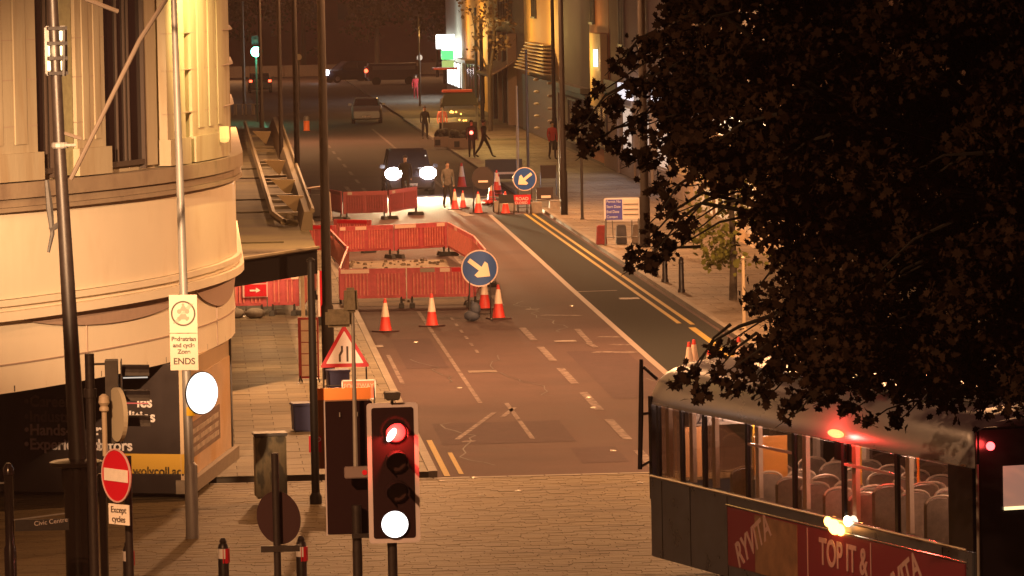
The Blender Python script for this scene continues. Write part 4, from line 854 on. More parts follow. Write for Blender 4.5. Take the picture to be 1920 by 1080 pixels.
hc = car('dark car facing the camera with both headlights blazing onto the road', (x, y, 0), R(1), mat('black car paint', (.02, .018, .022), .25, .3), 'suv', glow('blazing headlight', (1, .93, .95), 60), name='car_with_headlights')
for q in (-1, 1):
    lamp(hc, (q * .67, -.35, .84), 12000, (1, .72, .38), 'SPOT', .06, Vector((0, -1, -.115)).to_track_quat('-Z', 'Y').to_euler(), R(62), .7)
    b = MB(); b.ball((q * .68, 1.55, 1.45 if q > 0 else 1.42), .05, 6); b.build('mirror_glint', glow('pale glint', (1, .9, .85), 2.5), hc)  # glowing balls stand in for glints on the car's mirrors
x, y = G(688, 232)
car('silver hatchback parked or waiting facing the camera on the far carriageway', (x, y, 0), R(-2), mat('silver paint', (.28, .29, .3), .3, .6), 'hatch')
x, y = G(487, 172)
tc = car('dark car seen from behind with glowing red tail lights below the green signal', (x, y + 0, 0), R(180), mat('dark green paint', (.02, .03, .025), .3), 'hatch', None, glow('glowing tail light', (1, .08, .03), 7), name='car_seen_from_behind')
tc.location.y += 0; b = MB(); b.box(0, 4.46, .78, .5, .03, .12); b.build('lit_plate', glow('lit plate', (1, .5, .15), 1), tc)
x, y = G(575, 158); c2 = car('dark car crossing far behind with white headlights', (x + 1.5, y + 4, 0), R(-70), mat('dark blue paint', (.03, .03, .05), .2, .4), 'suv', glow('far headlight', (1, .97, 1), 30), name='crossing_car')
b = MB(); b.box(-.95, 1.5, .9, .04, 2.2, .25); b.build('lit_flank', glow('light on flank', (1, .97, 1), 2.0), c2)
x, y = G(735, 160); c3 = thing('long_vehicle', 'long low dark vehicle with a red tail lamp crossing beyond the junction', 'vehicle', (x, y, 0), R(3))
b = MB(); b.box(0, 0, 1.1, 4.2, 1.8, 1.3); b.build('body', mat('dull maroon paint', (.09, .035, .03), .5, noise=.2), c3, bevel=.2); b = MB(); b.box(.1, -.91, 1.4, 3.4, .03, .32); b.build('window_strip', mat('dull pinkish glass', (.2, .13, .11), .4), c3)
b = MB(); b.ball((-2.1, -.85, 1.2), .15, 8); b.build('tail_light', MATS['glowing tail light'], c3)
for q in (-1.3, 1.3): b = MB(); b.tube([(q, -.93, .35), (q, -.7, .35)], .35, 14); b.build('wheel', M_tyre, c3)
# covered machine beyond the lamp column
x, y = G(593, 414); t = thing('covered_machine', 'black covered machine with a pale hooped frame left of the lamp column', 'machine', (x, y, 0))
b = MB(); b.box(0, 0, .55, .85, .9, 1.1, top=.8); b.build('cover', mat('black tarpaulin', (.015, .012, .013), .6), t, bevel=.18, smooth=True)
b = MB(); b.tube([(-.3, -.5, 1.15), (.2, -.5, 1.22), (.46, -.5, 1.0), (.52, -.5, 0)], .03, 8); b.build('hoop', mat('pale pipe', (.4, .33, .28), .5), t, smooth=True)

# ================================================================== PEOPLE
def person(label, loc, rz, jacket, trousers, stride=.25, arm=.15, h=1.72, extra=None):
    k = h / 1.72
    V = {'pel': (0, 0, .95, .135, .1), 'waist': (0, 0, 1.08, .125, .095), 'chest': (0, -.01, 1.3, .165, .11), 'neckb': (0, 0, 1.44, .075, .07), 'neck': (0, -.01, 1.5, .052, .052), 'chin': (0, -.02, 1.56, .07, .085), 'head': (0, -.01, 1.63, .08, .1), 'crown': (0, 0, 1.7, .055, .07)}
    E = [('pel', 'waist'), ('waist', 'chest'), ('chest', 'neckb'), ('neckb', 'neck'), ('neck', 'chin'), ('chin', 'head'), ('head', 'crown')]
    for s, q in (('l', -1), ('r', 1)):
        f = stride * q
        V['hip' + s] = (q * .09, 0, .88, .09, .09); V['kn' + s] = (q * .1, -f * .45 - .03, .5, .062, .062); V['an' + s] = (q * .1, -f * .9 + (.05 if f < 0 else 0), .1 + (.05 if f < 0 else 0), .042, .045); V['toe' + s] = (q * .12, -f * .9 - .17, .04 + (.0 if f >= 0 else .02), .04, .04)
        V['sh' + s] = (q * .18, 0, 1.39, .065, .065); V['el' + s] = (q * .24, f * .4, 1.12, .045, .045); V['wr' + s] = (q * .23, f * .7 - .1, .88, .032, .032); V['ha' + s] = (q * .22, f * .75 - .13, .8, .034, .03)
        E += [('pel', 'hip' + s), ('hip' + s, 'kn' + s), ('kn' + s, 'an' + s), ('an' + s, 'toe' + s), ('chest', 'sh' + s), ('sh' + s, 'el' + s), ('el' + s, 'wr' + s), ('wr' + s, 'ha' + s)]
    names = list(V); me = bpy.data.meshes.new('body'); me.from_pydata([Vector(V[n][:3]) * k for n in names], [(names.index(a), names.index(c)) for a, c in E], [])
    o = bpy.data.objects.new('tmp', me); COL.objects.link(o); m = o.modifiers.new('s', 'SKIN'); o.modifiers.new('d', 'SUBSURF').levels = 1
    for i, n in enumerate(names): sv = me.skin_vertices[0].data[i]; sv.radius = (V[n][3] * k, V[n][4] * k); sv.use_root = (n == 'pel')
    dg = bpy.context.evaluated_depsgraph_get(); dg.update(); nm = bpy.data.meshes.new_from_object(o.evaluated_get(dg)); bpy.data.objects.remove(o)
    nm.name = 'body'; nm.materials.clear(); M_skin = mat('skin', (.4, .24, .17), .6)
    for mm in (jacket, trousers, M_skin, M_rubber): nm.materials.append(mm)
    for p in nm.polygons:
        c = p.center / k; p.material_index = 3 if c.z < .1 else 2 if c.z > 1.48 or (abs(c.x) > .17 and .7 < c.z < .86) else 1 if (c.z < .9 and abs(c.x) < .2) else 0
        p.use_smooth = True
    t = thing('person', label, 'person', loc, rz); bo = bpy.data.objects.new('body', nm); COL.objects.link(bo); bo.parent = t
    b = MB(); b.ball((0, .015 * k, 1.665 * k), .1 * k, 8, sc=(.9, 1.05, .85)); b.build('hair', mat('dark hair', (.02, .013, .01), .7), t, smooth=True)
    b = MB(); b.box(0, -.1 * k, 1.6 * k, .03, .05, .05); b.build('nose', M_skin, t, bevel=.01)
    return t
J1 = mat('grey green coat', (.11, .095, .08), .8, noise=.4, nscale=12); J2 = mat('black coat', (.018, .015, .015), .8); T1 = mat('dark trousers', (.02, .017, .017), .8)
T2 = mat('dark jeans', (.03, .028, .035), .8)
person('person in a grey green coat walking right of the blazing headlights', (*G(840, 392), 0), R(15), J1, T1, .12)
person('dark clad person standing between the blazing headlights of the car', (*G(761, 378), 0), R(-10), J2, T1, .08)
person('person in dark clothes standing on the far pavement near the concrete planters', (*G(797, 262, .1), .1), R(10), J2, T2, .08)
pr = person('dark clad person with a red lamp at the chest on the far pavement', (*G(885, 296, .1), .1), R(0), J2, T1, .1)
b = MB(); b.ball((-.02, -.17, 1.16), .085, 8); b.build('red_lamp', glow('red chest lamp', (1, .1, .07), 10), pr); lamp(pr, (-.02, -.35, 1.2), 6, (1, .08, .06), 'POINT', .05)
person('person in long dark coat striding to the right on the far pavement', (*G(908, 296, .1), .1), R(60), J2, T1, .42)
person('person in a red jacket standing before the dark shop panel', (*G(1036, 300, .1), .1), R(20), mat('red jacket', (.35, .02, .03), .7), T1, .1)
person('person in an orange work jacket at the stall beyond the planters', (*G(830, 262, .1), .1), R(0), mat('orange jacket', (.9, .25, .15), .6, emit=(1, .2, .1), es=.1), T1, .1)
person('far person in a red top at the kerb beyond the silver hatchback', (*G(780, 187), .0), R(0), mat('crimson top', (.5, .02, .04), .7), mat('crimson trousers', (.3, .02, .03), .7), .05)

# planters and stall
for (px, py, wd, l) in ((828, 276, .75, 'grey concrete planter left of the orange lit stall'), (864, 279, 1.15, 'wide grey concrete planter with a dark opening')):
    x, y = G(px, py, .1); t = thing('planter', l, 'planter', (x, y, .1)); b = MB(); b.box(0, 0, .26, wd, .6, .52); b.build('trough', mat('planter concrete', (.3, .22, .17), .7, noise=.15), t, bevel=.03); b = MB(); b.box(-.2, -.305, .24, .26, .02, .28); b.build('opening', M_black, t)
    b = MB(); [b.ball((random.uniform(-wd * .4, wd * .4), random.uniform(-.2, .2), .55 + random.random() * .25), random.uniform(.08, .17), 5) for _ in range(22)]; b.build('plants', mat('planter leaves', (.05, .045, .03), .8, noise=.5), t)
st = thing('market_stall', 'small stall with black awning, red top edge and amber string lights', 'stall', (*G(862, 262, .1), .1))
b = MB(); b.box(0, 0, 2.1, 2.0, 1.6, .7, top=.7); b.build('awning', mat('black awning', (.02, .015, .012), .7), st, bevel=.03)
b = MB(); b.box(-.1, -.1, 2.5, 1.5, 1.1, .12); b.build('awning_top', mat('red awning edge', (.4, .04, .03), .6), st)
legs(st, M_grey, .03, [((q * .9, e, 0), (q * .9, e, 2.1)) for q in (-1, 1) for e in (-.7, .7)])
b = MB(); b.box(0, 0, .45, 1.8, .7, .9); b.build('counter', M_bk, st, bevel=.02)
for k in range(9): b = MB(); b.ball((-.5 + random.random() * .9, -.45, .95 + random.random() * .75), .05, 5); b.build('bulb', glow('amber bulb', (1, .45, .08), 4), st)
lamp(st, (-.2, -.7, 1.3), 25, (1, .5, .15), 'POINT', .2)

# ================================================================== FAR SIGNALS
def far_signal(px, py, Y, col, label, R_=.14, pw=60):
    x, _, z = AT(px, py, Y); t = thing('traffic_signal', label, 'traffic signal', (x, Y, 0))
    b = MB(); b.tube([(0, .12, 0), (0, .12, z + .8)], .06, 8); b.build('post', M_darkgrey, t)
    b = MB(); b.plate(rrect(-.25, z - .25, .25, z + .95, .04), 0, .04); b.build('backing_board', M_bb, t)
    b = MB(); b.plate(circ(R_, 20, 0, z), -.03, 0); b.build('lens', glow('signal ' + str(col), col, 40), t)
    for zz in (z + .35, z + .68): b = MB(); b.plate(circ(.1, 16, 0, zz), -.03, 0); b.build('unlit_lens', MATS['unlit lens'], t)
    b = MB(); halfhood(b, 0, z, R_ + .01, 0, .2); b.build('hood', M_bb, t)
    lamp(t, (0, -.5, z), pw, col, 'POINT', .1); return t
far_signal(480, 97, 300, (.1, 1, .55), 'far traffic signal shining bright green at the left kerb', .3, 500)
far_signal(1107, 87, 232, (.1, 1, .5), 'far traffic signal showing small green light by the orange wall', .12, 15)
far_signal(420, 208, 290, (1, .1, .05), 'low red signal light at the edge of the curved building', .13, 20)
x, y = G(455, 218); t = thing('guard_rail', 'short pale hooped guard rail on the far left pavement', 'guard rail', (x, y, .0))
b = MB(); [b.tube([(q - .4, 0, 0), (q - .4, 0, .75), (q + .0, 0, .75), (q, 0, 0)], .05, 6) for q in (-.5, 0, .6, 1.1)]; b.build('hoops', mat('pale rail', (.5, .42, .36), .5), t)

# ================================================================== RIGHT-HAND BUILDINGS (frontage on x = 17.7)
FX = 17.7
def building(name, y0, y1, h, wall, label):
    t = thing(name, label, 'building', (FX, (y0 + y1) / 2, 0)); L = y1 - y0
    b = MB(); b.box(4.5, 0, h / 2, 9, L - .02, h); b.build('wall', wall, t); return t, L
def fwin(t, yc, z0, z1, wd, m, frame=None, sub=2):
    b = MB(); b.box(-.02, yc, (z0 + z1) / 2, .05, wd, z1 - z0); w_ = b.build('window', m, t)
    b = MB(); f = frame or M_darkgrey
    for k in range(sub + 1): b.box(-.06, yc - wd / 2 + wd * k / sub, (z0 + z1) / 2, .08, .1, z1 - z0)
    b.box(-.07, yc, z0, .14, wd + .2, .09); b.box(-.06, yc, z1, .1, wd + .2, .09); b.build('window_frame', f, w_)
M_wy = mat('yellow lit render', (.5, .3, .085), .7, noise=.12, nscale=.3); M_wd = mat('dark rendered wall', (.025, .02, .02), .8, noise=.15, nscale=.5); M_wo = mat('orange brick', (.5, .2, .08), .7, noise=.15, nscale=1)
M_shopg = glow('lit shop window', (.9, .88, 1), 3.0); M_shopdim = mat('dim shop window', (.05, .04, .04), .15); M_base = mat('stall riser', (.32, .24, .17), .7, noise=.2)
A, L = building('shop_building', 150, 218, 11, mat('brown shop wall', (.2, .14, .1), .8, noise=.2), 'long shop building behind the big tree with white lit windows')
for k in range(9):
    yc = -31 + k * 7.8
    fwin(A, yc, .95, 2.9, 5.6, M_shopg if k in (5, 6, 7) else M_shopdim, mat('pale shop frame', (.45, .36, .25), .5), 9)
    b = MB(); b.box(-.16, yc - 4.1, 1.6, .3, .7, 3.2); b.build('pier', M_base, A); b = MB(); b.box(-.12, yc, .46, .2, 7.3, .9); b.build('stall_riser', M_base, A)
    b = MB(); b.box(-.2, yc, 3.55, .12, 6.8, .62); b.build('fascia_board', mat('lit fascia', (.7, .7, .8), .5, emit=(.9, .9, 1), es=.9) if k in (5, 7) else mat('dark fascia', (.05, .03, .05), .5), A)
for k in range(6): fwin(A, -28 + k * 11, 5.4, 7.6, 2.2, M_shopdim, None, 2)
lamp(A, (-1.8, 22, 3.0), 90, (1, .72, .6), 'POINT', .6); lamp(A, (-1.8, 10, 3.0), 70, (1, .72, .6), 'POINT', .6)
B1, L = building('brick_building', 218.2, 229, 12, M_wo, 'narrow orange brick building lit from below, right of the dark wall')
b = MB(); b.box(-.2, -2, 4.2, .3, 6, 3.2); b.build('bay_window', mat('cream bay', (.6, .45, .2), .6), B1); fwin(B1, 3, 6.2, 8, 2, M_shopdim); fwin(B1, 0, .8, 2.7, 8, M_shopdim, None, 3)
lamp(B1, (-1.6, 0, 4.6), 260, (1, .55, .15), 'POINT', .3)
b = MB(); b.box(-.35, -3.5, 4.75, .36, .2, .75); b.build('projecting_sign', glow('white projecting sign', (.95, 1, .95), 2), B1)
B2, L = building('rendered_building', 229.2, 247, 12, M_wd, 'plain dark rendered building between orange and yellow fronts')
b = MB(); b.box(-.2, 0, 3.1, .5, 17.5, .25); b.box(-.12, 0, 2.8, .25, 17.5, .2); b.build('string_course', M_darkgrey, B2); fwin(B2, 0, .5, 2.5, 8, M_shopdim, None, 3)
B3, L = building('yellow_building', 247.2, 275, 12, M_wy, 'yellow lit building with horizontal louvres over a dark shop panel')
lamp(B3, (-2.6, -8, 5.6), 950, (1, .62, .16), 'POINT', .4); lamp(B3, (-2.6, 8, 5.6), 500, (1, .62, .16), 'POINT', .4)
for k in range(9): b = MB(); b.box(-.3 - .04 * k, -2, 4.9 - k * .17, .5, 14 + k * 1.2, .05); b.build('louvre_slat', mat('louvre slat', (.3, .22, .13), .5), B3)
b = MB(); b.box(-.1, 0, 1.6, .14, 27, 3.0); b.build('shop_panel', mat('violet grey panel', (.075, .055, .06), .5, noise=.15), B3)
for yy in (-12, -2): 
    for k in range(6): b = MB(); b.ball((-.45, yy, .6 + k * .62), .11, 6, sc=(1.4, 1, .7)); b.build('lantern_bead', mat('pale bead', (.5, .42, .36), .4), B3)
fwin(B3, 5, 6.2, 8, 3, M_shopdim, None, 2)
B4, L = building('columned_building', 275.2, 308, 12, mat('brown stone front', (.13, .085, .055), .8, noise=.3), 'dark fronted building with pale square columns and a sloping awning')
for k in range(5): b = MB(); b.box(-.25, -9 + k * 4.6, 2.6, .5, .8, 5.2); b.build('column', mat('pale brown column', (.26, .18, .14), .7, noise=.1) if k % 2 == 0 else M_wd, B4)
b = MB(); b.add([(-.2, -10.5, 3.6), (-1.6, -10.5, 2.8), (-1.6, 3, 2.8), (-.2, 3, 3.6), (-.2, -10.5, 3.7), (-1.6, -10.5, 2.9), (-1.6, 3, 2.9), (-.2, 3, 3.7)], [(0, 1, 2, 3), (4, 7, 6, 5), (0, 4, 5, 1), (2, 6, 7, 3), (1, 5, 6, 2), (0, 3, 7, 4)]); b.build('awning', mat('dusty awning', (.25, .17, .13), .7), B4)
fwin(B4, 0, 5.8, 8, 12, M_shopdim, None, 5)
B5, L = building('amber_building', 308.2, 340, 13, M_wy, 'amber lit facade at the far end of the right side street')
lamp(B5, (-2.4, -8, 4.4), 1700, (1, .52, .12), 'POINT', .4); lamp(B5, (-2.4, 8, 4.8), 900, (1, .52, .12), 'POINT', .4); fwin(B5, 0, .6, 2.8, 20, M_shopdim, None, 6)
b = MB(); b.box(-.3, 8, 2.95, .6, 14, .2); b.build('cornice', M_darkgrey, B5)
B6, L = building('takeaway_shop', 340.2, 362, 9, mat('white lit front', (.5, .5, .45), .6), 'takeaway shop at the far end glowing white with green and white signs')
b = MB(); b.box(-.25, 0, 3.5, .2, 20, 1.3); b.build('lit_fascia', glow('white fascia', (.96, 1, .9), 6), B6); fwin(B6, 0, .9, 2.6, 18, glow('white shopfront', (1, .96, .85), 4), None, 4)
for (px, py, wd, h, c, s_, nm_) in ((835, 78, 1.25, .95, (1, 1, .97), 5, 'white_sign_box'), (839, 103, .85, .62, (.1, .95, .25), 1.4, 'green_sign_box'), (840, 121, .8, .55, (.6, .85, .25), .7, 'lime_sign_box')):
    x, _, z_ = AT(px, py, 341); b = MB(); b.box(x - FX, 341 - 351.1, z_, wd, .25, h); b.build(nm_, glow(nm_, c, s_), B6, bevel=.03)
lamp(B6, (-2.5, -6, 3.2), 500, (.95, 1, .85), 'POINT', .5)
b = MB(); b.box(-1.3, -13, 2.35, 1.6, 2, .12); b.build('red_awning', mat('red awning edge', (.4, .04, .03)), B6)
# low wall along the frontage nearer the camera
w_ = thing('low_wall', 'low buff stone wall with curved coping along the right frontage behind the tree', 'wall', (16.6, 150, .1)); 
for k in range(10): b = MB(); b.box(.0, -14 + k * 2.2, .45, .3, 2.17, .9); b.build('wall_panel', mat('buff wall', (.42, .29, .16), .7, noise=.15), w_); b = MB(); b.box(0, -14 + k * 2.2, .95, .4, 2.18, .09); b.build('coping_stone', mat('dark coping', (.14, .1, .08), .7), w_)
# background beyond the junction
bk = thing('dark_office_block', 'broad dark building closing the street beyond the junction', 'building', (12, 470, 0))
b = MB(); b.box(0, 5, 8, 70, 10, 16); b.build('wall', mat('dark brown wall', (.13, .05, .045), .9, noise=.25, nscale=.3), bk)
for k in range(14):
    for j in range(3): b = MB(); b.box(-22 + k * 3.4, -.03, 5.5 + j * 3, 1.6, .05, 1.5); b.build('window', mat('dark far window', (.03, .018, .018), .3), bk)
pw = thing('boundary_wall', 'low pale boundary wall beyond the far crossing', 'wall', (12, 446, 0))
for k in range(16): b = MB(); b.box(-24 + k * 3, 0, .5, 2.95, .3, 1.0); b.build('wall_panel', mat('dull pale wall', (.2, .15, .12), .8, noise=.2), pw)
street_lamp(-2, 425, 10.5, .1, .08, 'street lamp column beyond the junction at the far left', (1.5, 0), LAMP_W * 1.8)
street_lamp(20, 425, 10.5, .1, .08, 'street lamp column beyond the junction at the far right', (-1.5, 0), LAMP_W * .6)
for (px, py, Y, r, l) in ((560, 107, 330, .2, 'small pale round sign high beside the farther canopy column'), (787, 108, 360, .2, 'small pale round sign on a post left of the white sign box'), (413, 130, 330, .14, 'small pale round sign at the edge of the curved building')):
    x, _, z_ = AT(px, py, Y); t = thing('round_sign', l, 'road sign', (x, Y, 0)); b = MB(); disc(b, r, 0, .03, 0, z_); b.build('disc', mat('pale grey disc', (.6, .5, .45), .5), t); b = MB(); b.tube([(0, .06, 0), (0, .06, z_ + .3)], .04, 6); b.build('post', M_darkgrey, t)

# ================================================================== TREES
LEAF = [(0, -.5), (.12, -.3), (.42, -.36), (.34, -.12), (.55, .08), (.3, .14), (.26, .34), (.1, .28), (0, .55), (-.1, .28), (-.26, .34), (-.3, .14), (-.55, .08), (-.34, -.12), (-.42, -.36), (-.12, -.3)]
def leafmat(name, c): return mat(name, c, .75, var=.35, spec=.08)
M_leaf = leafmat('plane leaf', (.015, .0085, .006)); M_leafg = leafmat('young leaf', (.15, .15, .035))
M_bark = mat('bark', (.06, .045, .032), .85, noise=.4, nscale=6, bump=.6, bscale=20)
def leaves(name, pts, size, m, parent):
    n = len(pts); k = len(LEAF); rs = np.random.RandomState(len(pts)); P = np.array(pts); L = np.array([(x, z) for x, z in LEAF])
    q = rs.normal(size=(n, 4)); q[:, 0] += .6; q /= np.linalg.norm(q, axis=1)[:, None]; a, b_, c, d = q.T
    U = np.stack([1 - 2 * (c * c + d * d), 2 * (b_ * c + a * d), 2 * (b_ * d - a * c)], 1); V = np.stack([2 * (b_ * d + a * c), 2 * (c * d - a * b_), 1 - 2 * (b_ * b_ + c * c)], 1); N = np.cross(U, V)
    sz = size * rs.uniform(.6, 1.25, n); fold = .25 * np.abs(L[:, 0])
    co = P[:, None, :] + sz[:, None, None] * (L[None, :, 0, None] * U[:, None, :] + L[None, :, 1, None] * V[:, None, :] + fold[None, :, None] * N[:, None, :])
    me = bpy.data.meshes.new(name); me.vertices.add(n * k); me.vertices.foreach_set('co', co.reshape(-1)); me.loops.add(n * k); me.loops.foreach_set('vertex_index', np.arange(n * k)); me.polygons.add(n); me.polygons.foreach_set('loop_start', np.arange(n) * k); me.polygons.foreach_set('loop_total', np.full(n, k)); me.update()
    at = me.attributes.new('var', 'FLOAT', 'FACE'); at.data.foreach_set('value', rs.rand(n)); me.materials.append(m)
    o = bpy.data.objects.new(name, me); COL.objects.link(o); o.parent = parent; return o
tr = thing('large_tree', 'huge dark leafy tree filling the right side with branches drooping over the bus', 'tree', (10.4, 57.5, 0))
base = Vector((10.4, 57.5, 0))
b = MB(); b.tube([(0, 0, 0), (.05, 0, 1.2), (-.1, .1, 3), (-.3, 0, 5), (-.2, .2, 8), (0, .2, 11)], [.36, .28, .25, .2, .13, .04], 14); b.build('trunk', M_bark, tr, smooth=True)
def inside(px, py):
    if px < 1240: return False
    if py < 300: return px > 1240 + 10 * math.sin(py * .1)
    if py < 420: return px > 1320 + (py - 300) * .95
    if py < 560: return px > 1440 + (py - 420) * .22
    if py < 660: return px > 1470 - (py - 560) * .3
    if py < 735: return px > 1450 + (py - 660) * 1.0
    return False
blobs = []
for px in range(1235, 2200, 42):
    for py in range(-180, 800, 42):
        jx, jy = px + random.uniform(-18, 18), py + random.uniform(-18, 18)
        if inside(jx, jy) and not (jx < 1420 and jy < 420 and random.random() < .13) and random.random() < .965: blobs.append((jx, jy, 44, 165, None))
for (px, py, r, n) in ((1215, 90, 30, 40), (1180, 110, 22, 22), (1150, 125, 14, 10), (1190, 160, 26, 26), (1150, 200, 26, 26), (1120, 170, 14, 10), (1100, 215, 26, 28), (1078, 245, 18, 16), (1115, 255, 30, 34), (1150, 270, 24, 20), (1095, 285, 18, 12), (1200, 230, 30, 30), (1215, 300, 30, 34), (1240, 350, 30, 30), (1180, 300, 20, 10),
                       (1262, 392, 26, 20), (1215, 420, 16, 6), (1280, 420, 26, 22), (1190, 475, 22, 22), (1220, 485, 28, 34), (1255, 470, 30, 30), (1285, 440, 18, 12), (1180, 500, 14, 8), (1235, 450, 20, 12),
                       (1420, 570, 28, 26), (1405, 555, 16, 8),
                       (1340, 655, 18, 12), (1290, 705, 26, 26), (1265, 715, 12, 6), (1315, 735, 22, 22), (1345, 700, 22, 20), (1375, 655, 18, 8), (1370, 730, 24, 24), (1400, 690, 28, 28), (1430, 735, 26, 26), (1410, 660, 26, 26), (1450, 700, 30, 36), (1475, 760, 20, 16), (1470, 785, 12, 7), (1500, 745, 24, 24), (1540, 745, 22, 18), (1590, 770, 22, 16), (1630, 785, 20, 14), (1680, 790, 22, 16), (1560, 720, 30, 36), (1620, 725, 30, 36), (1690, 735, 34, 40), (1770, 745, 34, 40)):
    blobs.append((px, py, r, n, 1))
pts = []; edge = []; br = MB()
for (px, py, r, n, e) in blobs:
    Y = random.uniform(53.5, 59.5) if e is None else random.uniform(55.5, 58.5)
    c = Vector(AT(px, py, Y)); rr = r / 160
    for _ in range(int(n * (1.5 if e else 1))):
        v = Vector((random.gauss(0, 1), random.gauss(0, 1.6), random.gauss(0, 1))) * rr * (.42 if e else .5)
        (edge if e else pts).append(tuple(c + v - base))
    if e or random.random() < .25:
        s_ = Vector((-.2, .1, random.uniform(3, 6))); t_ = c - base; a_ = t_ + Vector((random.uniform(.5, 1.3), random.uniform(-.3, .3), random.uniform(.1, .7))); br.tube([a_, a_ * .6 + t_ * .4 + Vector((0, 0, .08)), a_ * .25 + t_ * .75 + Vector((0, 0, random.uniform(-.05, .08))), t_ + Vector((-.1, 0, -.1))], [.022, .014, .009, .004], 5, cap=False)
        if random.random() < .3: br.tube([s_, s_ * .7 + a_ * .3 + Vector((0, 0, .6)), s_ * .3 + a_ * .7 + Vector((0, 0, .4)), a_], [.08, .06, .04, .022], 6, cap=False)
br.build('branches', mat('dark twig bark', (.006, .004, .003), .9), tr, fixn=False)
ef = sorted(edge, key=lambda p: p[0])
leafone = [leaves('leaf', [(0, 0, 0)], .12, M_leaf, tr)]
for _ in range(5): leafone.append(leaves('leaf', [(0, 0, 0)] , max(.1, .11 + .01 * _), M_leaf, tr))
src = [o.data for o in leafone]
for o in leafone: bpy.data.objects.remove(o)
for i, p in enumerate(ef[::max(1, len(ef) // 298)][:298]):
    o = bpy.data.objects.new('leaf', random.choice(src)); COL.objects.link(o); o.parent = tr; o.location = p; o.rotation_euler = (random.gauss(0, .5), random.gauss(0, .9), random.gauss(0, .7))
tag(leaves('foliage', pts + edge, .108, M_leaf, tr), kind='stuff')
# small lit tree on the right pavement
yt = thing('young_tree', 'young street tree with lit greenish leaves at the edge of the big tree', 'tree', (13.3, 126.7, .1))
b = MB(); b.tube([(0, 0, 0), (.02, 0, .9), (0, 0, 2.2), (.1, 0, 3.6)], [.11, .09, .07, .02], 10)
b.build('trunk', M_bark, yt, smooth=True)
pp = []
for k in range(26):
    c = Vector((random.gauss(-.15, .42), random.gauss(0, .5), random.uniform(.9, 3.0)))
    for _ in range(26): pp.append(tuple(c + Vector((random.gauss(0, .16), random.gauss(0, .16), random.gauss(0, .14)))))
tag(leaves('crown', pp, .15, M_leafg, yt), kind='stuff')
# sparse street tree before the columned building
y2 = thing('street_tree', 'thin street tree with brown leaves in front of the columned building', 'tree', (15.6, 272, .1))
b = MB(); b.tube([(0, 0, 0), (0, 0, 3), (.3, 0, 5), (.2, 0, 8)], [.12, .1, .07, .03], 8); b.tube([(0, 0, 3), (-.6, 0, 4.6), (-.9, 0, 6.4)], [.06, .04, .02], 6); b.build('trunk', M_bark, y2)
pp = []
for k in range(34):
    c = Vector((random.gauss(0, .7), random.gauss(0, .7), random.uniform(4.2, 8.5)))
    for _ in range(14): pp.append(tuple(c + Vector((random.gauss(0, .2), random.gauss(0, .2), random.gauss(0, .2)))))
tag(leaves('crown', pp, .22, leafmat('brown leaf', (.10, .065, .04)), y2), kind='stuff')
# dark trees beyond the junction
for (x, Y, h, l) in ((4, 455, 11, 'dark broad tree beyond the junction at the left'), (9.5, 458, 12, 'dark tall tree beyond the junction near the middle'), (15.5, 440, 10, 'dark tree beyond the junction near the lit shop'), (19.5, 400, 9, 'dark tree left of the takeaway shop')):
    t = thing('dark_tree', l, 'tree', (x, Y, 0)); b = MB(); b.tube([(0, 0, 0), (0, 0, h * .4), (.2, 0, h * .8)], [.25, .18, .05], 8); b.build('trunk', M_bark, t); pp = []
    for k in range(70):
        c = Vector((random.gauss(0, 1.5), random.gauss(0, 1.2), random.gauss(h * .65, h * .17)))
        for _ in range(22): pp.append(tuple(c + Vector((random.gauss(0, .35), random.gauss(0, .35), random.gauss(0, .3)))))
    tag(leaves('crown', pp, .35, leafmat('far leaf', (.03, .024, .012)), t), kind='stuff')

# ================================================================== BUS
BR = math.atan(.279 / .96)
bus = thing('single_deck_bus', 'silver single deck bus with lit interior and red side advert, standing under the tree', 'bus', (9.52 * .961, 62.35 * .961, .28), BR); bus.scale = (.961,) * 3
BL, BW = 11.15, 2.5
M_busgrey = mat('bus grey paint', (.075, .082, .105), .3, .2, noise=.35, nscale=2.2); M_bussil = mat('bus roof silver', (.27, .28, .32), .3, .3, noise=.12, nscale=1.2, stretch=(1, .3, 1))
M_busblk = mat('bus black', (.01, .008, .012), .22); M_seatc = mat('seat moquette', (.2, .15, .11), .8, noise=.4, nscale=14); M_pill = mat('interior pillar', (.62, .5, .38), .5)
WB, WT = 1.12, 2.12      # window bottom / top
def prof(x): return x
b = MB(); b.box(.02, BL / 2, .5, .06, BL - .1, 1.16); b.build('side_panel', M_busgrey, bus, bevel=.01)
b = MB(); b.box(BW - .02, BL / 2, .5, .06, BL - .1, 1.16); b.build('offside_panel', M_busgrey, bus)
b = MB(); b.box(BW / 2, BL / 2, .34, BW - .1, BL - .1, .1); b.build('floor', mat('bus floor', (.06, .05, .05), .6), bus)
b = MB(); b.tube([(-.02, .2, 1.1), (-.02, BL - .1, 1.1)], .022, 8); b.build('waist_rail', mat('bright trim', (.6, .55, .5), .2, .7), bus, smooth=True)
b = MB(); b.tube([(-.03, .2, .945), (-.03, BL - 3.0, .945)], .012, 6); b.build('advert_trim', MATS['bright trim'], bus)
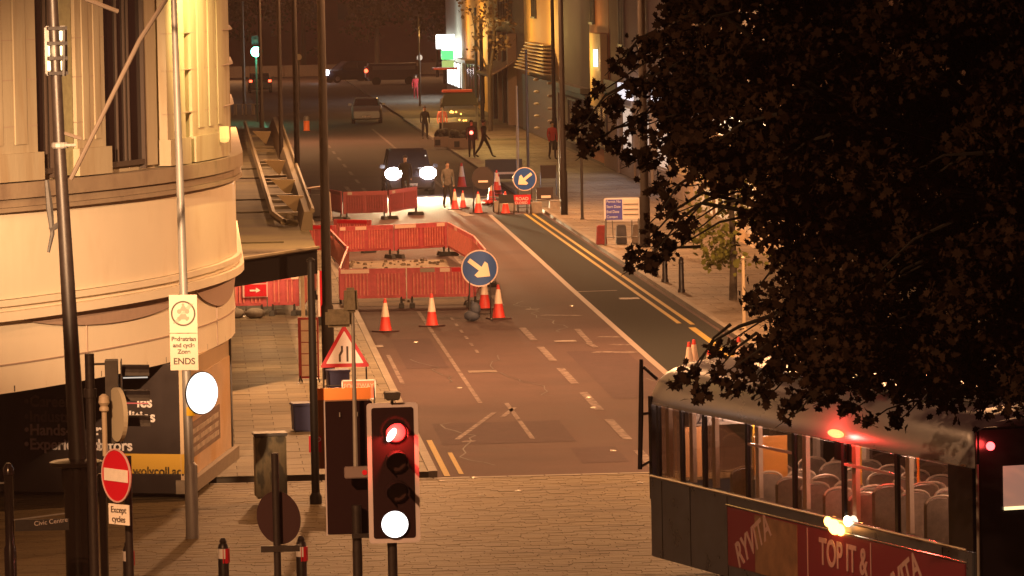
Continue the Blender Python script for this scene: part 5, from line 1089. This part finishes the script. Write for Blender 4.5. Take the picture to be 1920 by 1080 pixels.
# roof shell: curved section swept along the bus
sec = [(-.02, WT + .02), (-.03, 2.2), (0, 2.36), (.09, 2.56), (.25, 2.7), (.5, 2.79), (.9, 2.83), (1.25, 2.84)]; sec = sec + [(BW - x, z_) for x, z_ in sec[::-1][1:]]
inn = [(x + (.05 if x < 1.25 else -.05 if x > 1.25 else 0), z_ - .06) for x, z_ in sec]
ys = [(0.0, .93), (.1, .97), (.35, 1.), (BL - .9, 1.), (BL - .35, .985), (BL - .05, .955)]
vs = []; fs = []; n = len(sec)
for y_, s_ in ys:
    for (x, z_) in sec: vs.append((BW / 2 + (x - BW / 2) * s_, y_, WT + (z_ - WT) * (1 - (1 - s_) * 4)))
for i in range(len(ys) - 1):
    for j in range(n - 1): fs.append((i * n + j, i * n + j + 1, (i + 1) * n + j + 1, (i + 1) * n + j))
b = MB(); b.add(vs, fs); b.build('roof', M_bussil, bus, smooth=True)
b = MB(); b.box(BW / 2, BL / 2, 2.34, BW - .25, BL - .4, .03); b.build('ceiling', mat('bus ceiling', (.55, .48, .42), .6), bus)
b = MB()
for x0, x1 in ((.35, .95), (1.55, 2.15)): b.box((x0 + x1) / 2, BL * .55, 2.86, x1 - x0, 5, .03)
b.build('roof_rib', M_bussil, bus, bevel=.01)
b = MB(); b.box(BW / 2 + .1, 2.4, 2.93, 1.5, 2.2, .18, top=.85); b.build('roof_pod', M_bussil, bus, bevel=.05)
# windows on nearside
edges = [.72, 2.33, 4.05, 5.72, 7.38, 8.97, 9.83, 10.75]
M_bg = glassmat('bus side glass', (.78, .74, .72), .17)
for i in range(7):
    y0, y1 = edges[i], edges[i + 1]
    b = MB(); b.box(0, (y0 + y1) / 2, (WB + WT) / 2, .012, y1 - y0 - .08, WT - WB); wn = b.build('side_window', M_bg, bus)
    if i in (1, 3):
        f = MB(); f.box(-.01, (y0 + y1) / 2, WT - .26, .03, y1 - y0 - .1, .035); f.build('hopper_bar', mat('window bar', (.3, .2, .2), .2), wn)
    b = MB(); b.box(-.0, y1, (WB + WT) / 2, .05, .09, WT - WB + .04); b.build('window_pillar', M_busblk, bus)
    b = MB(); b.box(.09, y1 - .18, (WB + WT) / 2, .06, .13, WT - WB); b.build('inner_pillar', M_pill, bus)
b = MB(); b.box(0, .36, (WB + WT) / 2, .05, .72, WT - WB + .04); b.build('rear_quarter_panel', M_busblk, bus)
b = MB(); b.box(BW, BL / 2, (WB + WT) / 2, .02, BL - .3, WT - WB); b.build('offside_glass', glassmat('offside glass', (.35, .3, .3), .15), bus)
for y_ in edges: b = MB(); b.box(BW - .03, y_, (WB + WT) / 2, .06, .16, WT - WB); b.build('offside_pillar', M_pill, bus)
b = MB(); b.box(BW / 2, BL - .02, 1.5, BW - .2, .03, 1.3); b.build('windscreen', M_bg, bus)
b = MB(); b.box(BW / 2, BL + .0, .62, BW - .1, .08, .75); b.box(BW / 2, BL - .0, 2.3, BW - .3, .08, .3); b.build('front_panel', M_busgrey, bus, bevel=.02)
b = MB(); b.box(.05, BL - .05, 1.5, .1, .12, 1.5); b.build('front_pillar', M_busblk, bus)
# rear
b = MB(); b.box(BW / 2, -.03, 1.5, BW - .02, .1, 2.3); b.build('rear_panel', M_busblk, bus, bevel=.03)
b = MB(); b.add([(.0, -.08, 2.6), (.25, -.1, 2.72), (1.25, -.12, 2.82), (2.25, -.1, 2.72), (2.5, -.08, 2.6), (.0, .1, 2.7), (.25, .1, 2.78), (1.25, .1, 2.86), (2.25, .1, 2.78), (2.5, .1, 2.7)], [(0, 1, 6, 5), (1, 2, 7, 6), (2, 3, 8, 7), (3, 4, 9, 8)]); b.build('rear_roof_lip', M_bussil, bus)
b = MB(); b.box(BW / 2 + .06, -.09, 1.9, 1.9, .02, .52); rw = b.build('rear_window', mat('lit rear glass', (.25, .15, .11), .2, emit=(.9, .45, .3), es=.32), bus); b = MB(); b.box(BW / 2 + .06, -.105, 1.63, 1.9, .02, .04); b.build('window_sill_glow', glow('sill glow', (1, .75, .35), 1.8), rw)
b = MB(); b.ball((.18, -.11, 2.42), .055, 8); b.build('high_tail_light', glow('bus tail lamp', (1, .06, .06), 8), bus); lamp(bus, (.18, -.35, 2.42), 5, (1, .06, .05), 'POINT', .05)
b = MB(); b.tube([(-.0, -.1, .6), (-.0, -.1, 2.2)], .02, 8); b.build('rear_corner_rail', M_grey, bus)
for y_ in (.95, BL - 3.0, BL - 1.6, BL - .5): b = MB(); b.box(-.012, y_, .5, .006, .02, 1.12); b.build('panel_seam', M_busblk, bus)
b = MB(); b.box(-.012, BL / 2, 2.16, .02, BL - .4, .03); b.build('cant_rail', MATS['bright trim'], bus)
# side advert
ad = MB(); ad.box(-.02, (BL - 3.05 + .25) / 2 , .51, .02, BL - 3.3, .82); adv = ad.build('advert_panel', mat('maroon advert', (.15, .018, .035), .4), bus)
M_adl = mat('pale advert print', (.42, .3, .3), .5)
def adtext(s_, y_, z_, size, rot=0, sxx=1): text(s_, size, M_adl, adv, (-.034, y_, z_), (R(90), rot, R(-90)), sx=sxx, bold=.01)
b = MB(); b.box(-.033, 6.35, .5, .006, 1.5, .8); b.build('picture_patch', mat('advert food picture', (.2, .12, .07), .5, noise=.5, nscale=3), adv)
adtext('RYVITA', 7.7, .1, .5, R(-26), .8); adtext('TOP IT &', 4.85, .46, .5, 0, .8); adtext('RYVITA', 2.75, .06, .5, R(-26), .8)
for y_ in (5.25, 3.15): b = MB(); b.box(-.034, y_, .5, .006, .025, .8); b.build('advert_divider', M_adl, adv)
# interior: seats
for k in range(11):
    for x in (.32, .82, 1.68, 2.18):
        y_ = .9 + k * .82
        if x < 1 and k > 9: continue
        st_ = 1.42 if k > 3 else 1.6; t_ = MB(); t_.plate([(x + .21 * math.cos(q), st_ - .09 + .09 * math.sin(q)) for q in [math.pi * j / 8 for j in range(9)]] + [(x - .21, st_ - .8), (x + .21, st_ - .8)], y_ - .05, y_ + .05); t_.box(x, y_ + .25, st_ - .78, .42, .42, .12); se = t_.build('seat', M_seatc, bus)
        t_ = MB(); t_.tube([(x + .21 * math.cos(q), y_ - .02, st_ - .07 + .1 * math.sin(q)) for q in [math.pi * j / 8 for j in range(9)]], .016, 6); t_.build('grab_rail', mat('bright grab rail', (.55, .45, .33), .35, .1), se, smooth=True)
for k in range(5): b = MB(); b.tube([(1.0, 2 + k * 1.9, .4), (1.0, 2 + k * 1.9, 2.3)], .02, 8); b.build('hand_pole', mat('yellow pole', (.7, .4, .05), .3), bus, smooth=True)
b = MB(); b.box(.55, 7.9, 1.45, .5, .04, .9); b.build('glazed_screen', mat('amber screen', (.6, .26, .05), .3), bus)
b = MB(); b.box(.7, 10.3, 2.0, .9, .2, .26); dd = b.build('destination_box', mat('grey box', (.35, .32, .28), .5), bus); text('2', .24, M_bk, dd, (.35, 10.19, 1.9)); text('11', .2, M_bk, dd, (.62, 10.19, 1.92))
b = MB(); b.box(.28, 10.2, 1.5, .3, .05, .72); b.build('door_screen', mat('orange lit screen', (.75, .4, .16), .5), bus)
for k in range(6): b = MB(); b.box(.55, 1.3 + k * 1.7, 2.31, .12, .9, .02); b.build('ceiling_light', glow('bus ceiling tube', (1, .62, .42), 3.0), bus)
for k in range(4): lamp(bus, (1.0, 1.4 + k * 2.7, 2.2), 85, (1, .6, .42), 'POINT', .15)
b = MB(); b.ball((0, 0, 0), .14, 8, sc=(.35, 1.8, .4)); b.build('side_marker_lamp', glow('red marker lamp', (1, .1, .03), 9), bus, loc=(-.05, 4.2, 2.25)); lamp(bus, (-.35, 4.2, 2.24), 60, (1, .04, .03), 'POINT', .05); lamp(bus, (.4, 3.4, 2.15), 40, (1, .05, .04), 'POINT', .05)
b = MB(); b.box(.1, 4.25, 2.02, .1, .5, .28); b.build('blind_box', M_busblk, bus)
for k, (y_, z_, s_) in enumerate(((4.3, 1.0, .13), (4.5, 1.05, .09), (4.1, .98, .1), (3.85, 1.12, .09))): b = MB(); b.ball((-.05, y_, z_), s_, 8, sc=(.4, 1.3, .8)); b.build('side_repeater', glow('amber repeater', (1, .45, .08), 10) if k != 3 else glow('pale repeater', (1, .85, .6), 7), bus)
lamp(bus, (-.3, 4.2, 1.0), 3, (1, .35, .08), 'POINT', .05)
# nearside mirror arm
b = MB(); b.tube([(.1, BL - .1, 2.5), (-.02, BL + .1, 2.66), (-.08, BL + .1, 2.6)], .025, 8); ma = b.build('mirror_arm', M_busblk, bus, smooth=True)
for z_, z2 in ((1.3, 1.22), (2.0, 1.98)): b = MB(); b.tube([(.02, BL, z_), (-.09, BL + .1, z2)], .02, 6); b.build('mirror_bracket', M_busblk, bus, smooth=True)
b = MB(); b.tube([(-.06, BL + .1, 2.78), (-.08, BL + .1, 2.0), (-.11, BL + .1, 1.18)], [.03, .04, .035], 8); b.build('mirror', M_busblk, ma, smooth=True)
for y_ in (2.6, 8.6):
    for x in (.33, BW - .33): b = MB(); b.tube([(x - .13, y_, .2), (x + .13, y_, .2)], .48, 24); wl = b.build('wheel', M_tyre, bus); b = MB(); b.tube([(x - .14, y_, .2), (x + .14, y_, .2)], .27, 14); b.build('rim', M_darkgrey, wl)

# ================================================================== GLARE VEIL (thin warm haze added to lift the blacks)
hm = bpy.data.materials.new('glare veil'); hm.use_nodes = True; hn = hm.node_tree; hn.nodes.clear(); ho = hn.nodes.new('ShaderNodeOutputMaterial')
pv = hn.nodes.new('ShaderNodeVolumePrincipled'); pv.inputs['Color'].default_value = (1, .72, .66, 1); pv.inputs['Density'].default_value = .00017; pv.inputs['Anisotropy'].default_value = .3
hn.links.new(pv.outputs[0], ho.inputs['Volume'])
b = MB(); b.box(0, 270, 9, 284, 584, 20.06); hz_ = b.build('haze', hm); hz_['kind'] = 'stuff'
